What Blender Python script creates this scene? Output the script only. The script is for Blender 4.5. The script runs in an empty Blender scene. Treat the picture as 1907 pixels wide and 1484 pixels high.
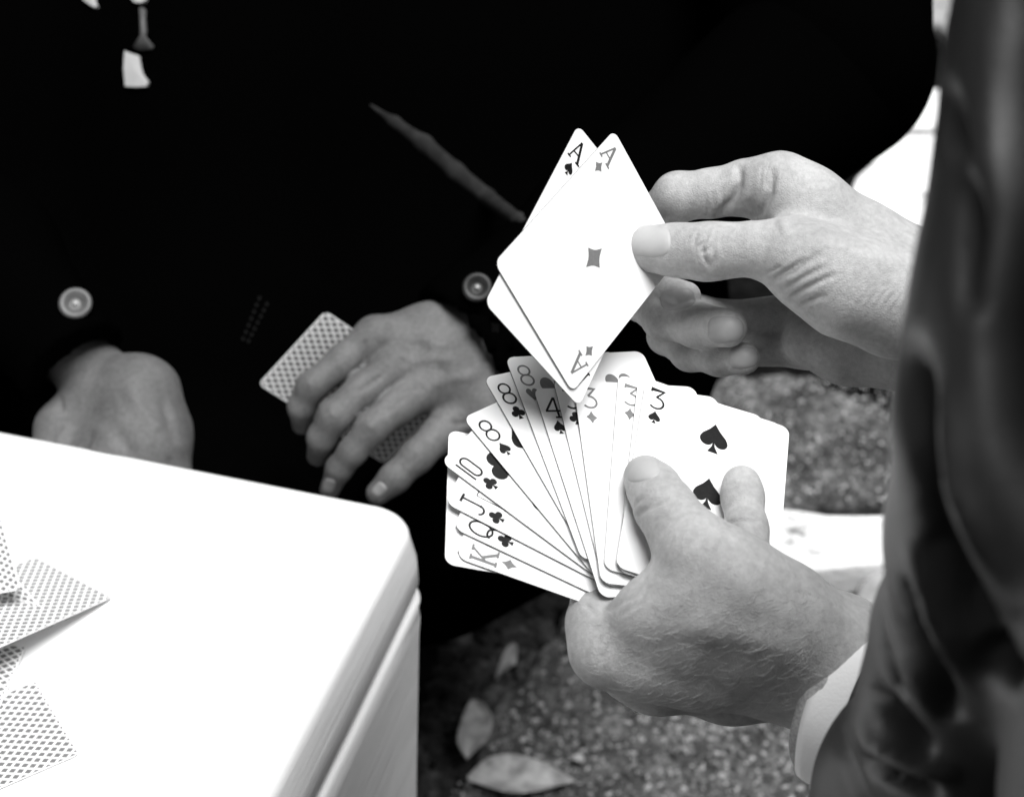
import bpy, bmesh, math, random
import numpy as np
from mathutils import Vector, Matrix
from mathutils.bvhtree import BVHTree

rng = random.Random(7)
sc = bpy.context.scene
COL = sc.collection

# ------------------------------------------------------------------ camera, sky, sun, exposure
PITCH = math.radians(35.0)
CAM = np.array([0.0, 0.0, 1.15])
FPX, CX, CY = 3100.0, 953.5, 742.0
cam_data = bpy.data.cameras.new('camera')
cam = bpy.data.objects.new('camera', cam_data)
COL.objects.link(cam)
cam.location = CAM
cam.rotation_euler = (math.pi / 2 - PITCH, 0, 0)
cam_data.sensor_width = 36.0
cam_data.lens = FPX / 1907.0 * 36.0
cam_data.clip_start = 0.02
cam_data.clip_end = 400
cam_data.dof.use_dof = True
cam_data.dof.focus_distance = 0.66
cam_data.dof.aperture_fstop = 12.5
sc.camera = cam

SUN_EL, SUN_AZ = 75.0, 130.0        # degrees; azimuth clockwise from +Y (the view direction)
world = bpy.data.worlds.new('World')
sc.world = world
world.use_nodes = True
wn = world.node_tree.nodes
wl = world.node_tree.links
sky = wn.new('ShaderNodeTexSky')
sky.sky_type = 'NISHITA'
sky.sun_disc = False
sky.sun_elevation = math.radians(SUN_EL)
sky.sun_rotation = math.radians(SUN_AZ)
grey = wn.new('ShaderNodeRGBToBW')           # a black and white photograph
wl.new(sky.outputs['Color'], grey.inputs['Color'])
wl.new(grey.outputs['Val'], wn['Background'].inputs['Color'])
wn['Background'].inputs['Strength'].default_value = 0.05

sun_data = bpy.data.lights.new('sun', 'SUN')
sun_data.energy = 4.5
sun_data.angle = math.radians(40)
sun = bpy.data.objects.new('sun', sun_data)
COL.objects.link(sun)
az, el = math.radians(SUN_AZ), math.radians(SUN_EL)
sdir = Vector((math.sin(az) * math.cos(el), math.cos(az) * math.cos(el), math.sin(el)))
sun.rotation_euler = sdir.to_track_quat('Z', 'Y').to_euler()
sc.view_settings.view_transform = 'Standard'
sc.view_settings.look = 'None'
sc.view_settings.gamma = 1
sc.view_settings.exposure = 0.33
sc.cycles.max_bounces = 5
sc.cycles.diffuse_bounces = 3
sc.cycles.glossy_bounces = 2
sc.cycles.transmission_bounces = 0

# ------------------------------------------------------------------ geometry helpers
RIGHT = np.array([1.0, 0, 0])
UP = np.array([0, math.sin(PITCH), math.cos(PITCH)])
FWD = np.array([0, math.cos(PITCH), -math.sin(PITCH)])
C2W = np.stack([RIGHT, UP, -FWD], axis=1)       # columns


def cs(px, py, z):
    """a direction of view and a distance from the lens plane -> local point (x right, y up, z back)"""
    return np.array([(px - CX) / FPX * z, -(py - CY) / FPX * z, -z])


def to_world(P):
    return np.asarray(P) @ C2W.T + CAM


def Wp(px, py, z):
    return to_world(cs(px, py, z))


def at_height(px, py, h):
    d = C2W @ cs(px, py, 1.0)
    t = (h - CAM[2]) / d[2]
    return CAM + d * t


def project(P):
    """local points -> px, py, z"""
    z = -P[:, 2]
    return P[:, 0] / z * FPX + CX, -P[:, 1] / z * FPX + CY, z


def link(o, parent=None):
    COL.objects.link(o)
    if parent is not None:
        o.parent = parent
    return o


def mesh_from(name, V, F, mat=None, parent=None, smooth=True, mesh=None):
    if mesh is None:
        mesh = bpy.data.meshes.new(name)
        mesh.from_pydata([tuple(v) for v in V], [], [tuple(f) for f in F])
        mesh.validate(verbose=False)
        if smooth:
            mesh.polygons.foreach_set('use_smooth', [True] * len(mesh.polygons))
        for m in (mat if isinstance(mat, (list, tuple)) else [mat]):
            if m:
                mesh.materials.append(m)
        mesh.update()
    return link(bpy.data.objects.new(name, mesh), parent)


def empty(name, loc, label=None, cat=None, group=None):
    o = bpy.data.objects.new(name, None)
    o.empty_display_size = 0.02
    o.location = loc
    link(o)
    return tag(o, label, cat, group)


def tag(o, label=None, cat=None, group=None, kind=None):
    if label: o['label'] = label
    if cat: o['category'] = cat
    if group: o['group'] = group
    if kind: o['kind'] = kind
    return o


def world_child(o, parent):
    """parent o keeping world coordinates, the parent carrying only a translation"""
    o.parent = parent
    o.matrix_parent_inverse = Matrix.Translation(-Vector(parent.location))


# ------------------------------------------------------------------ materials (all neutral greys)
def new_mat(name):
    m = bpy.data.materials.new(name)
    m.use_nodes = True
    nt = m.node_tree
    return m, nt, nt.nodes['Principled BSDF']


def node(nt, typ, **kw):
    n = nt.nodes.new(typ)
    for k, v in kw.items():
        if k.startswith('i_'):
            key = k[2:].replace('_', ' ')
            n.inputs[key].default_value = v
        else:
            setattr(n, k, v)
    return n


def mathn(nt, op, a, b=None, c=None):
    n = nt.nodes.new('ShaderNodeMath')
    n.operation = op
    for i, v in enumerate((a, b, c)):
        if v is None:
            continue
        if isinstance(v, (int, float)):
            n.inputs[i].default_value = v
        else:
            nt.links.new(v, n.inputs[i])
    return n.outputs[0]


def grey4(v):
    return (v, v, v, 1)


def ramp(nt, fac, stops):
    r = nt.nodes.new('ShaderNodeValToRGB')
    r.color_ramp.elements.remove(r.color_ramp.elements[1])
    r.color_ramp.elements[0].position = stops[0][0]
    r.color_ramp.elements[0].color = grey4(stops[0][1])
    for p, v in stops[1:]:
        e = r.color_ramp.elements.new(p)
        e.color = grey4(v)
    nt.links.new(fac, r.inputs['Fac'])
    return r.outputs['Color']


def noise(nt, coord, scale, detail=4, rough=0.55):
    n = node(nt, 'ShaderNodeTexNoise')
    n.inputs['Scale'].default_value = scale
    n.inputs['Detail'].default_value = detail
    n.inputs['Roughness'].default_value = rough
    nt.links.new(coord, n.inputs['Vector'])
    return n.outputs['Fac']


def bump(nt, bsdf, height, strength, dist, prev=None):
    b = nt.nodes.new('ShaderNodeBump')
    b.inputs['Strength'].default_value = strength
    b.inputs['Distance'].default_value = dist
    nt.links.new(height, b.inputs['Height'])
    if prev is not None:
        nt.links.new(prev, b.inputs['Normal'])
    nt.links.new(b.outputs['Normal'], bsdf.inputs['Normal'])
    return b.outputs['Normal']


def simple(name, val, rough=0.6, spec=0.3, metal=0.0, nscale=None, namp=0.15, bstr=0.0, bscale=None, bdist=0.001):
    m, nt, b = new_mat(name)
    b.inputs['Base Color'].default_value = grey4(val)
    b.inputs['Roughness'].default_value = rough
    b.inputs['Specular IOR Level'].default_value = spec
    b.inputs['Metallic'].default_value = metal
    co = node(nt, 'ShaderNodeTexCoord').outputs['Object']
    if nscale:
        n = noise(nt, co, nscale)
        nt.links.new(ramp(nt, n, [(0.3, val * (1 - namp)), (0.7, val * (1 + namp))]), b.inputs['Base Color'])
    if bstr:
        bump(nt, b, noise(nt, co, bscale or 400, 3), bstr, bdist)
    return m


def skin_material(name, lo, hi, tanned=0.0):
    m, nt, b = new_mat(name)
    co = node(nt, 'ShaderNodeTexCoord').outputs['Object']
    n1 = noise(nt, co, 38, 7, 0.66)
    n2 = noise(nt, co, 420, 3, 0.6)
    mix = mathn(nt, 'ADD', mathn(nt, 'MULTIPLY', n1, 0.65), mathn(nt, 'MULTIPLY', n2, 0.35))
    col = ramp(nt, mix, [(0.34, lo), (0.5, (lo + hi) / 2), (0.64, hi)])
    nt.links.new(col, b.inputs['Base Color'])
    b.inputs['Roughness'].default_value = 0.5
    b.inputs['Specular IOR Level'].default_value = 0.35
    b.inputs['Subsurface Weight'].default_value = 0.22
    b.inputs['Subsurface Radius'].default_value = (1, 1, 1)
    b.inputs['Subsurface Scale'].default_value = 0.0016
    v = node(nt, 'ShaderNodeTexVoronoi', feature='DISTANCE_TO_EDGE')
    v.inputs['Scale'].default_value = 900
    mp = node(nt, 'ShaderNodeMapping')
    mp.inputs['Scale'].default_value = (1.0, 1.7, 1.2)
    mp.inputs['Rotation'].default_value = (0.3, 0.5, 0.6)
    nt.links.new(co, mp.inputs['Vector'])
    nt.links.new(mp.outputs['Vector'], v.inputs['Vector'])
    edge = mathn(nt, 'MINIMUM', mathn(nt, 'MULTIPLY', v.outputs['Distance'], 4.0), 1.0)
    p = bump(nt, b, edge, 0.35, 0.0003)
    bump(nt, b, noise(nt, co, 230, 7, 0.72), 0.42, 0.0011, p)
    return m


M = {}
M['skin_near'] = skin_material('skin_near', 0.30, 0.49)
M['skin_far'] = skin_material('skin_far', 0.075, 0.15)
M['nail'] = simple('nail', 0.40, 0.5, 0.25, nscale=90, namp=0.08)
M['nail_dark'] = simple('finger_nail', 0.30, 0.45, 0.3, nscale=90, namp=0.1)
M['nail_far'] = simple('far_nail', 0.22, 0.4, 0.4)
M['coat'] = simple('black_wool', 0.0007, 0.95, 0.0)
M['jacket'] = None
M['card'] = simple('card_stock', 0.84, 0.45, 0.3)
M['card_edge_shade'] = simple('card_edge_shade', 0.05, 0.8, 0.1)  # grubby edge tone, darkened to paint shadow lines between fanned cards
M['ink_black'] = simple('black_ink', 0.006, 0.5, 0.25, nscale=500, namp=0.6)
M['ink_red'] = simple('red_ink_in_grey', 0.17, 0.5, 0.25, nscale=700, namp=0.12)
M['cuff'] = simple('white_cotton', 0.86, 0.8, 0.15, bstr=0.3, bscale=900, bdist=0.0006)
M['wool'] = simple('grey_knit', 0.36, 0.95, 0.05, nscale=900, namp=0.3, bstr=0.4, bscale=1500, bdist=0.0006)
M['button'] = simple('horn_button', 0.085, 0.4, 0.4, nscale=120, namp=0.25)
M['button_dark'] = simple('dark_horn_button', 0.018, 0.45, 0.4, nscale=120, namp=0.35)
M['metal'] = simple('silver', 0.12, 0.45, 0.5, metal=1.0)
M['thread'] = simple('grey_thread', 0.010, 0.9, 0.05)
M['shirt'] = simple('pale_shirt_cotton', 0.42, 0.85, 0.1, nscale=60, namp=0.06)
M['pin'] = simple('grey_pin', 0.075, 0.5, 0.3, nscale=200, namp=0.2)
M['welt'] = simple('grey_welt_cloth', 0.022, 0.9, 0.05, nscale=90, namp=0.35)
M['plastic'] = None
M['leaf'] = simple('dry_leaf', 0.34, 0.7, 0.2, nscale=70, namp=0.45, bstr=0.4, bscale=150, bdist=0.002)
M['soil'] = simple('black_soil', 0.006, 0.95, 0.05, nscale=30, namp=0.8, bstr=0.9, bscale=90, bdist=0.02)


def satin():
    m, nt, b = new_mat('dark_satin')
    co = node(nt, 'ShaderNodeTexCoord').outputs['Object']
    b.inputs['Base Color'].default_value = grey4(0.014)
    b.inputs['Roughness'].default_value = 0.47
    b.inputs['Specular IOR Level'].default_value = 0.5
    bump(nt, b, noise(nt, co, 900, 2), 0.15, 0.0006)
    return m


M['jacket'] = satin()


def white_plastic():
    m, nt, b = new_mat('white_plastic')
    co = node(nt, 'ShaderNodeTexCoord').outputs['Object']
    mp = node(nt, 'ShaderNodeMapping')
    mp.inputs['Scale'].default_value = (5, 5, 70)
    nt.links.new(co, mp.inputs['Vector'])
    n1 = noise(nt, mp.outputs['Vector'], 1.0, 5, 0.6)
    n2 = noise(nt, co, 26, 5, 0.6)
    mix = mathn(nt, 'ADD', mathn(nt, 'MULTIPLY', n1, 0.6), mathn(nt, 'MULTIPLY', n2, 0.4))
    nt.links.new(ramp(nt, mix, [(0.30, 0.80), (0.44, 0.88), (0.7, 0.90)]), b.inputs['Base Color'])
    b.inputs['Roughness'].default_value = 0.35
    b.inputs['Specular IOR Level'].default_value = 0.4
    bump(nt, b, mix, 0.18, 0.006)
    return m


M['plastic'] = white_plastic()


def card_back():
    m, nt, b = new_mat('lattice_card_back')
    co = node(nt, 'ShaderNodeTexCoord').outputs['Object']
    s = node(nt, 'ShaderNodeSeparateXYZ')
    nt.links.new(co, s.inputs[0])
    x, y = s.outputs[0], s.outputs[1]
    P = 0.0046
    u = mathn(nt, 'DIVIDE', mathn(nt, 'ADD', x, mathn(nt, 'MULTIPLY', y, 0.75)), P)
    v = mathn(nt, 'DIVIDE', mathn(nt, 'SUBTRACT', x, mathn(nt, 'MULTIPLY', y, 0.75)), P)
    fu = mathn(nt, 'FRACT', mathn(nt, 'ADD', u, 100.0))
    fv = mathn(nt, 'FRACT', mathn(nt, 'ADD', v, 100.0))
    ins = mathn(nt, 'MULTIPLY', mathn(nt, 'GREATER_THAN', fu, 0.32), mathn(nt, 'GREATER_THAN', fv, 0.32))
    stripe = mathn(nt, 'GREATER_THAN', mathn(nt, 'SINE', mathn(nt, 'MULTIPLY', fu, 31.0)), 0.72)
    stripe = mathn(nt, 'MULTIPLY', stripe, mathn(nt, 'SUBTRACT', 1.0, ins))
    ax = mathn(nt, 'ABSOLUTE', x)
    ay = mathn(nt, 'ABSOLUTE', y)
    inner = mathn(nt, 'MULTIPLY', mathn(nt, 'LESS_THAN', ax, 0.0291), mathn(nt, 'LESS_THAN', ay, 0.0454))
    fac = mathn(nt, 'MULTIPLY', mathn(nt, 'ADD', ins, mathn(nt, 'MULTIPLY', stripe, 0.25)), inner)
    mx = node(nt, 'ShaderNodeMix', data_type='RGBA')
    nt.links.new(fac, mx.inputs['Factor'])
    mx.inputs['A'].default_value = grey4(0.84)
    mx.inputs['B'].default_value = grey4(0.16)
    nt.links.new(mx.outputs['Result'], b.inputs['Base Color'])
    b.inputs['Roughness'].default_value = 0.45
    b.inputs['Specular IOR Level'].default_value = 0.3
    return m


M['back'] = card_back()


def stone(name, lo, mid, hi, scale, bdist, stops=None):
    m, nt, b = new_mat(name)
    co = node(nt, 'ShaderNodeTexCoord').outputs['Object']
    n1 = noise(nt, co, scale, 8, 0.7)
    n2 = noise(nt, co, scale * 5.5, 5, 0.75)
    mix = mathn(nt, 'ADD', mathn(nt, 'MULTIPLY', n1, 0.6), mathn(nt, 'MULTIPLY', n2, 0.4))
    nt.links.new(ramp(nt, mix, stops or [(0.39, lo), (0.5, mid), (0.62, hi)]), b.inputs['Base Color'])
    b.inputs['Roughness'].default_value = 0.9
    b.inputs['Specular IOR Level'].default_value = 0.15
    bump(nt, b, mix, 0.7, bdist)
    return m


M['stone'] = stone('speckled_grey_stone', 0.03, 0.085, 0.25, 24, 0.012)
M['stone_dark'] = stone('mossy_dark_stone', 0.012, 0.07, 0.26, 16, 0.015)
M['sunlit_stone'] = stone('sun_painted_stone', 0.1, 0.8, 0.92, 12, 0.01, [(0.37, 0.06), (0.43, 0.6), (0.47, 0.85), (0.6, 0.92)])  # sunlight on kerb and slabs is put into this near-white base colour
M['pale_stone'] = stone('pale_grey_stone', 0.14, 0.3, 0.42, 8, 0.01)

# ------------------------------------------------------------------ implicit surfaces for bodies and cloth
BIG = 0.08


class Field:
    def __init__(self, lo, hi, h):
        self.h = h
        self.lo = np.array(lo, dtype=np.float64)
        n = np.ceil((np.array(hi) - self.lo) / h).astype(int) + 1
        self.n = n
        self.ax = [(self.lo[i] + h * np.arange(n[i])).astype(np.float32) for i in range(3)]

    def blank(self):
        return np.full(self.n, BIG, dtype=np.float32)

    def box(self, lo, hi):
        s = []
        for i in range(3):
            a = max(0, int(math.floor((lo[i] - self.lo[i]) / self.h)))
            b = min(int(self.n[i]), int(math.ceil((hi[i] - self.lo[i]) / self.h)) + 1)
            if b <= a:
                return None
            s.append(slice(a, b))
        return tuple(s)

    def cone(self, D, a, ra, b, rb, k):
        """smooth union of a round tapered capsule into D"""
        a = np.asarray(a); b = np.asarray(b)
        pad = max(ra, rb) + max(k, 0.002) + 3 * self.h
        s = self.box(np.minimum(a, b) - pad, np.maximum(a, b) + pad)
        if s is None:
            return
        X = self.ax[0][s[0]][:, None, None]
        Y = self.ax[1][s[1]][None, :, None]
        Z = self.ax[2][s[2]][None, None, :]
        ba = (b - a).astype(np.float32)
        L = float(ba @ ba) + 1e-12
        x, y, z = X - np.float32(a[0]), Y - np.float32(a[1]), Z - np.float32(a[2])
        t = np.clip((x * ba[0] + y * ba[1] + z * ba[2]) / np.float32(L), 0, 1)
        d = np.sqrt((x - t * ba[0]) ** 2 + (y - t * ba[1]) ** 2 + (z - t * ba[2]) ** 2) - (np.float32(ra) + np.float32(rb - ra) * t)
        D[s] = smin(D[s], d, k)

    def mesh(self, D):
        return surface_nets(D, self.lo, self.h)


def smin(a, b, k):
    if k <= 0:
        return np.minimum(a, b)
    h = np.maximum(np.float32(k) - np.abs(a - b), 0) / np.float32(k)
    return np.minimum(a, b) - h * h * np.float32(k * 0.25)


def surface_nets(D, lo, h):
    ins = D < 0
    c = np.zeros(np.array(D.shape) - 1, dtype=np.int8)
    for i in (0, 1):
        for j in (0, 1):
            for k in (0, 1):
                c += ins[i:D.shape[0] - 1 + i, j:D.shape[1] - 1 + j, k:D.shape[2] - 1 + k]
    act = (c > 0) & (c < 8)
    idx = np.argwhere(act)
    vid = np.full(act.shape, -1, dtype=np.int64)
    vid[act] = np.arange(len(idx))
    acc = np.zeros((len(idx), 3)); cnt = np.zeros(len(idx))
    corners = [(i, j, k) for i in (0, 1) for j in (0, 1) for k in (0, 1)]
    val = {q: D[idx[:, 0] + q[0], idx[:, 1] + q[1], idx[:, 2] + q[2]].astype(np.float64) for q in corners}
    for q in corners:
        for axn in range(3):
            if q[axn]:
                continue
            r = list(q); r[axn] = 1; r = tuple(r)
            a, b = val[q], val[r]
            m = (a < 0) != (b < 0)
            t = np.where(m, a / np.where(m, a - b, 1), 0)
            p = np.tile(np.array(q, dtype=np.float64), (len(idx), 1))
            p[:, axn] += t
            acc[m] += p[m]; cnt[m] += 1
    V = (idx + acc / cnt[:, None]) * h + lo
    quads = []
    for axn in range(3):
        o1, o2 = [(1, 2), (2, 0), (0, 1)][axn]
        sl0 = [slice(1, -1)] * 3; sl1 = [slice(1, -1)] * 3
        sl0[axn] = slice(0, -1); sl1[axn] = slice(1, None)
        A, B = ins[tuple(sl0)], ins[tuple(sl1)]
        e = np.argwhere(A != B)
        if not len(e):
            continue
        inside_first = A[A != B]
        off = np.ones(3, dtype=int); off[axn] = 0
        base = e + off
        def cell(d1, d2):
            g = base.copy(); g[:, o1] += d1; g[:, o2] += d2
            return vid[g[:, 0], g[:, 1], g[:, 2]]
        Q = np.stack([cell(-1, -1), cell(0, -1), cell(0, 0), cell(-1, 0)], axis=1)
        Q[~inside_first] = Q[~inside_first][:, ::-1]
        quads.append(Q)
    F = np.concatenate(quads)
    F = F[(F >= 0).all(axis=1)]
    return V, F


def vnormals(V, F):
    n = np.cross(V[F[:, 2]] - V[F[:, 0]], V[F[:, 3]] - V[F[:, 1]])
    N = np.zeros_like(V)
    for i in range(4):
        np.add.at(N, F[:, i], n)
    return N / (np.linalg.norm(N, axis=1, keepdims=True) + 1e-12)


def seg_dist(px, py, poly):
    """distance to a polyline and a weight that fades towards its ends"""
    best = np.full(px.shape, 1e9); par = np.zeros(px.shape)
    L = [math.hypot(x1 - x0, y1 - y0) for (x0, y0), (x1, y1) in zip(poly[:-1], poly[1:])]
    tot = sum(L) + 1e-9; run = 0.0
    for (x0, y0), (x1, y1), l in zip(poly[:-1], poly[1:], L):
        dx, dy = x1 - x0, y1 - y0
        t = np.clip(((px - x0) * dx + (py - y0) * dy) / (dx * dx + dy * dy + 1e-9), 0, 1)
        d = np.hypot(px - x0 - t * dx, py - y0 - t * dy)
        m = d < best
        best = np.where(m, d, best); par = np.where(m, (run + t * l) / tot, par)
        run += l
    return best, np.clip(4 * par * (1 - par), 0, 1) ** 0.7


def carve(V, F, lines, jitter=0.0):
    """press grooves (depth > 0) or raise ridges (depth < 0), millimetres, along lines on the side facing the lens"""
    if not lines:
        return V
    N = vnormals(V, F)
    view = V / np.linalg.norm(V, axis=1, keepdims=True)
    face = np.clip(-(N * view).sum(1) * 2.2, 0, 1)
    px, py, z = project(V)
    d = np.zeros(len(V))
    for L in lines:
        poly, w, depth = L[0], L[1], L[2]
        zmax = L[3] if len(L) > 3 else 9
        zmin = L[4] if len(L) > 4 else 0
        xs = [p[0] for p in poly]; ys = [p[1] for p in poly]
        m = (px > min(xs) - 4 * w) & (px < max(xs) + 4 * w) & (py > min(ys) - 4 * w) & (py < max(ys) + 4 * w) & (z < zmax) & (z > zmin)
        if not m.any():
            continue
        dist, fade = seg_dist(px[m], py[m], poly)
        d[m] += depth * 0.001 * np.exp(-(dist / w) ** 2) * fade
    return V - N * (d * face)[:, None]


def chain(fld, D, pts, k):
    """pts: (px, py, z, radius in photo pixels)"""
    P = [(cs(p[0], p[1], p[2]), p[3] * p[2] / FPX) for p in pts]
    for (a, ra), (b, rb) in zip(P[:-1], P[1:]):
        fld.cone(D, a, ra, b, rb, k)


def field_for(chains, h, pad=0.012):
    pts = []
    for ch in chains:
        for p in ch:
            c = cs(p[0], p[1], p[2]); r = p[3] * p[2] / FPX
            pts.append(c - r); pts.append(c + r)
    pts = np.array(pts)
    return Field(pts.min(0) - pad, pts.max(0) + pad, h)


def build_hand(palm, fingers, h, kp=0.010, kf=0.004, kj=0.007, cut=None):
    fld = field_for(palm + fingers, h)
    B = fld.blank()
    for ch in palm:
        chain(fld, B, ch, kp)
    out = None
    for ch in fingers:
        Fg = fld.blank()
        chain(fld, Fg, ch, kf)
        Hh = smin(B, Fg, kj)
        out = Hh if out is None else smin(out, Hh, 0.0012)
    if out is None:
        out = B
    if cut is not None:
        out = cut(fld, out)
    return fld.mesh(out)


def bvh_of(V, F):
    return BVHTree.FromPolygons([tuple(v) for v in V], [tuple(f) for f in F])


def surf_hit(bvh, px, py, zmin=0.0):
    d = Vector(cs(px, py, 1.0)).normalized()
    o = d * zmin
    loc, nrm, i, dist = bvh.ray_cast(o, d, 5.0)
    if loc is None:
        loc, nrm, i, dist = bvh.find_nearest(d * 0.65)
    return np.array(loc), np.array(nrm)


def nail(name, bvh, cxy, along, half_l, half_w, mat, parent, lift=0.00035, n=13, zmin=0.0, taper=0.1, dome=0.0003):
    """a thin curved nail plate hugging the finger; along = direction of the fingertip"""
    a = np.array(along, float); a /= np.linalg.norm(a)
    b = np.array([-a[1], a[0]])
    top = []; ok = []
    for i in range(n):
        for j in range(n):
            s = -1 + 2 * i / (n - 1); t = -1 + 2 * j / (n - 1)
            # square to rounded outline
            rr = (abs(s) ** 3.2 + abs(t) ** 3.2) ** (1 / 3.2)
            mx = max(abs(s), abs(t))
            f = mx / rr if rr > 1e-6 else 0
            u, v = s * f, t * f
            q = np.array(cxy) + a * (u * half_l) + b * (v * half_w * (1 - taper * u))
            loc, nr = surf_hit(bvh, q[0], q[1], zmin)
            edge = 1 - max(abs(s), abs(t)) ** 6
            top.append(loc + nr * (lift * edge - 0.00015 * (1 - edge) + dome * (1 - t * t) * edge))
    V = [to_world(p) for p in top]
    c = np.mean(V, axis=0)
    V = [v for v in V] + [to_world(p - np.array(surf_hit(bvh, *[float(x) for x in (project(p[None])[0][0], project(p[None])[1][0])], zmin)[1]) * 0.0012) for p in top]
    F = []
    N2 = n * n
    for i in range(n - 1):
        for j in range(n - 1):
            q = [i * n + j, (i + 1) * n + j, (i + 1) * n + j + 1, i * n + j + 1]
            F.append(q); F.append([x + N2 for x in reversed(q)])
    rim = [i * n for i in range(n)] + [(n - 1) * n + j for j in range(1, n)] + [i * n + n - 1 for i in range(n - 2, -1, -1)] + [j for j in range(n - 2, 0, -1)]
    for i in range(len(rim)):
        p, q = rim[i], rim[(i + 1) % len(rim)]
        F.append([q, p, p + N2, q + N2])
    o = mesh_from(name, V, F, mat)
    bm = bmesh.new(); bm.from_mesh(o.data); bmesh.ops.recalc_face_normals(bm, faces=bm.faces); bm.to_mesh(o.data); bm.free()
    return o


# ------------------------------------------------------------------ ground and stones
GROUND = 0.0
TABLE_H = CAM[2] - 0.583


def sheet(name, poly, z, thick, mat, bevel=0.006, rough=0.006, seed=1, cuts=3, label=None, cat=None, kind=None, group=None):
    """an irregular slab: outline in world x, y; top at z"""
    r = random.Random(seed)
    pts = []
    n = len(poly)
    for i in range(n):
        a = np.array(poly[i]); b = np.array(poly[(i + 1) % n])
        for c in range(cuts):
            t = c / cuts
            pts.append(a + (b - a) * t + np.array([r.uniform(-rough, rough), r.uniform(-rough, rough)]))
    bm = bmesh.new()
    vs = [bm.verts.new((p[0], p[1], z)) for p in pts]
    f = bm.faces.new(vs)
    bmesh.ops.recalc_face_normals(bm, faces=[f])
    if f.normal.z < 0:
        f.normal_flip()
    ret = bmesh.ops.extrude_face_region(bm, geom=[f])
    nv = [g for g in ret['geom'] if isinstance(g, bmesh.types.BMVert)]
    cen = np.mean(pts, axis=0)
    for v in nv:
        v.co.z -= thick
    bmesh.ops.recalc_face_normals(bm, faces=bm.faces)
    top_edges = [e for e in bm.edges if all(abs(v.co.z - z) < 1e-6 for v in e.verts)]
    if bevel:
        bmesh.ops.bevel(bm, geom=top_edges, offset=bevel, segments=3, affect='EDGES', profile=0.6)
    me = bpy.data.meshes.new(name)
    bm.to_mesh(me); bm.free()
    me.materials.append(mat)
    o = link(bpy.data.objects.new(name, me))
    return tag(o, label, cat, group, kind)


def gxy(px, py, h=0.0):
    p = at_height(px, py, h)
    return (p[0], p[1])


# ground: one sheet out to the horizon
gv = []; gf = []
ring = [0.0, 0.6, 1.2, 2, 3, 4.5, 8, 20, 80, 250]
for r in ring:
    for a in range(24):
        t = a / 24 * 2 * math.pi
        gv.append((r * math.cos(t) if r else 0.001 * math.cos(t), 1.6 + (r * math.sin(t) if r else 0.001 * math.sin(t)), -0.02))
for i in range(len(ring) - 1):
    for a in range(24):
        b = (a + 1) % 24
        gf.append((i * 24 + a, (i + 1) * 24 + a, (i + 1) * 24 + b, i * 24 + b))
ground = mesh_from('ground', gv, gf, M['soil'])
tag(ground, kind='structure')

# big speckled stone under the lower hand
sheet('paving_stone', [gxy(830, 1600), gxy(835, 1480), gxy(905, 1330), gxy(1010, 1190), gxy(1060, 1120), gxy(1300, 1080), gxy(1480, 1085), gxy(1560, 1120), gxy(1800, 1160), gxy(1900, 1600)],
      0.0, 0.06, M['stone'], bevel=0.012, rough=0.012, seed=3, cuts=4, kind='structure')
# darker stone behind the fan
sheet('paving_stone', [gxy(1150, 935), gxy(1340, 690), gxy(1500, 690), gxy(1600, 740), gxy(1760, 770), gxy(1850, 930), gxy(1600, 943)],
      0.0, 0.06, M['stone_dark'], bevel=0.012, rough=0.012, seed=5, cuts=4, kind='structure')
sheet('paving_stone', [gxy(1560, 1150), gxy(1640, 1062), gxy(1760, 1050), gxy(1900, 1150)],
      0.004, 0.05, M['pale_stone'], bevel=0.01, rough=0.008, seed=6, kind='structure')
sheet('paving_stone', [gxy(780, 1260), gxy(890, 1120), gxy(1000, 1080), gxy(1040, 1100), gxy(960, 1200), gxy(880, 1240)],
      -0.022, 0.05, M['stone_dark'], bevel=0.012, rough=0.02, seed=9, cuts=4, kind='structure')
# kerb, its sunlight painted into the pale stone colour
sheet('kerb', [gxy(1270, 1058, .02), gxy(1300, 945, .02), gxy(1672, 952, .02), gxy(1658, 1050, .02)], 0.02, 0.09, M['sunlit_stone'], bevel=0.008, rough=0.006, seed=11, cuts=6, kind='structure')
# pale slabs beyond the coat; the two nearer carry painted sunlight
sheet('pale_slab', [gxy(1560, 455), gxy(1600, 330), gxy(1660, 250), gxy(1900, 255), gxy(1900, 470)], 0.0, 0.06, M['sunlit_stone'], bevel=0.01, rough=0.008, seed=12, kind='structure')
sheet('pale_slab', [gxy(1560, 235), gxy(1570, 155), gxy(1900, 165), gxy(1900, 243)], 0.0, 0.06, M['sunlit_stone'], bevel=0.01, rough=0.008, seed=13, kind='structure')
sheet('pale_slab', [gxy(1560, 50), gxy(1590, -90), gxy(1760, -90), gxy(1830, 60), gxy(1800, 85), gxy(1735, 45)], 0.0, 0.06, M['pale_stone'], bevel=0.01, rough=0.008, seed=14, kind='structure')


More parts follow.
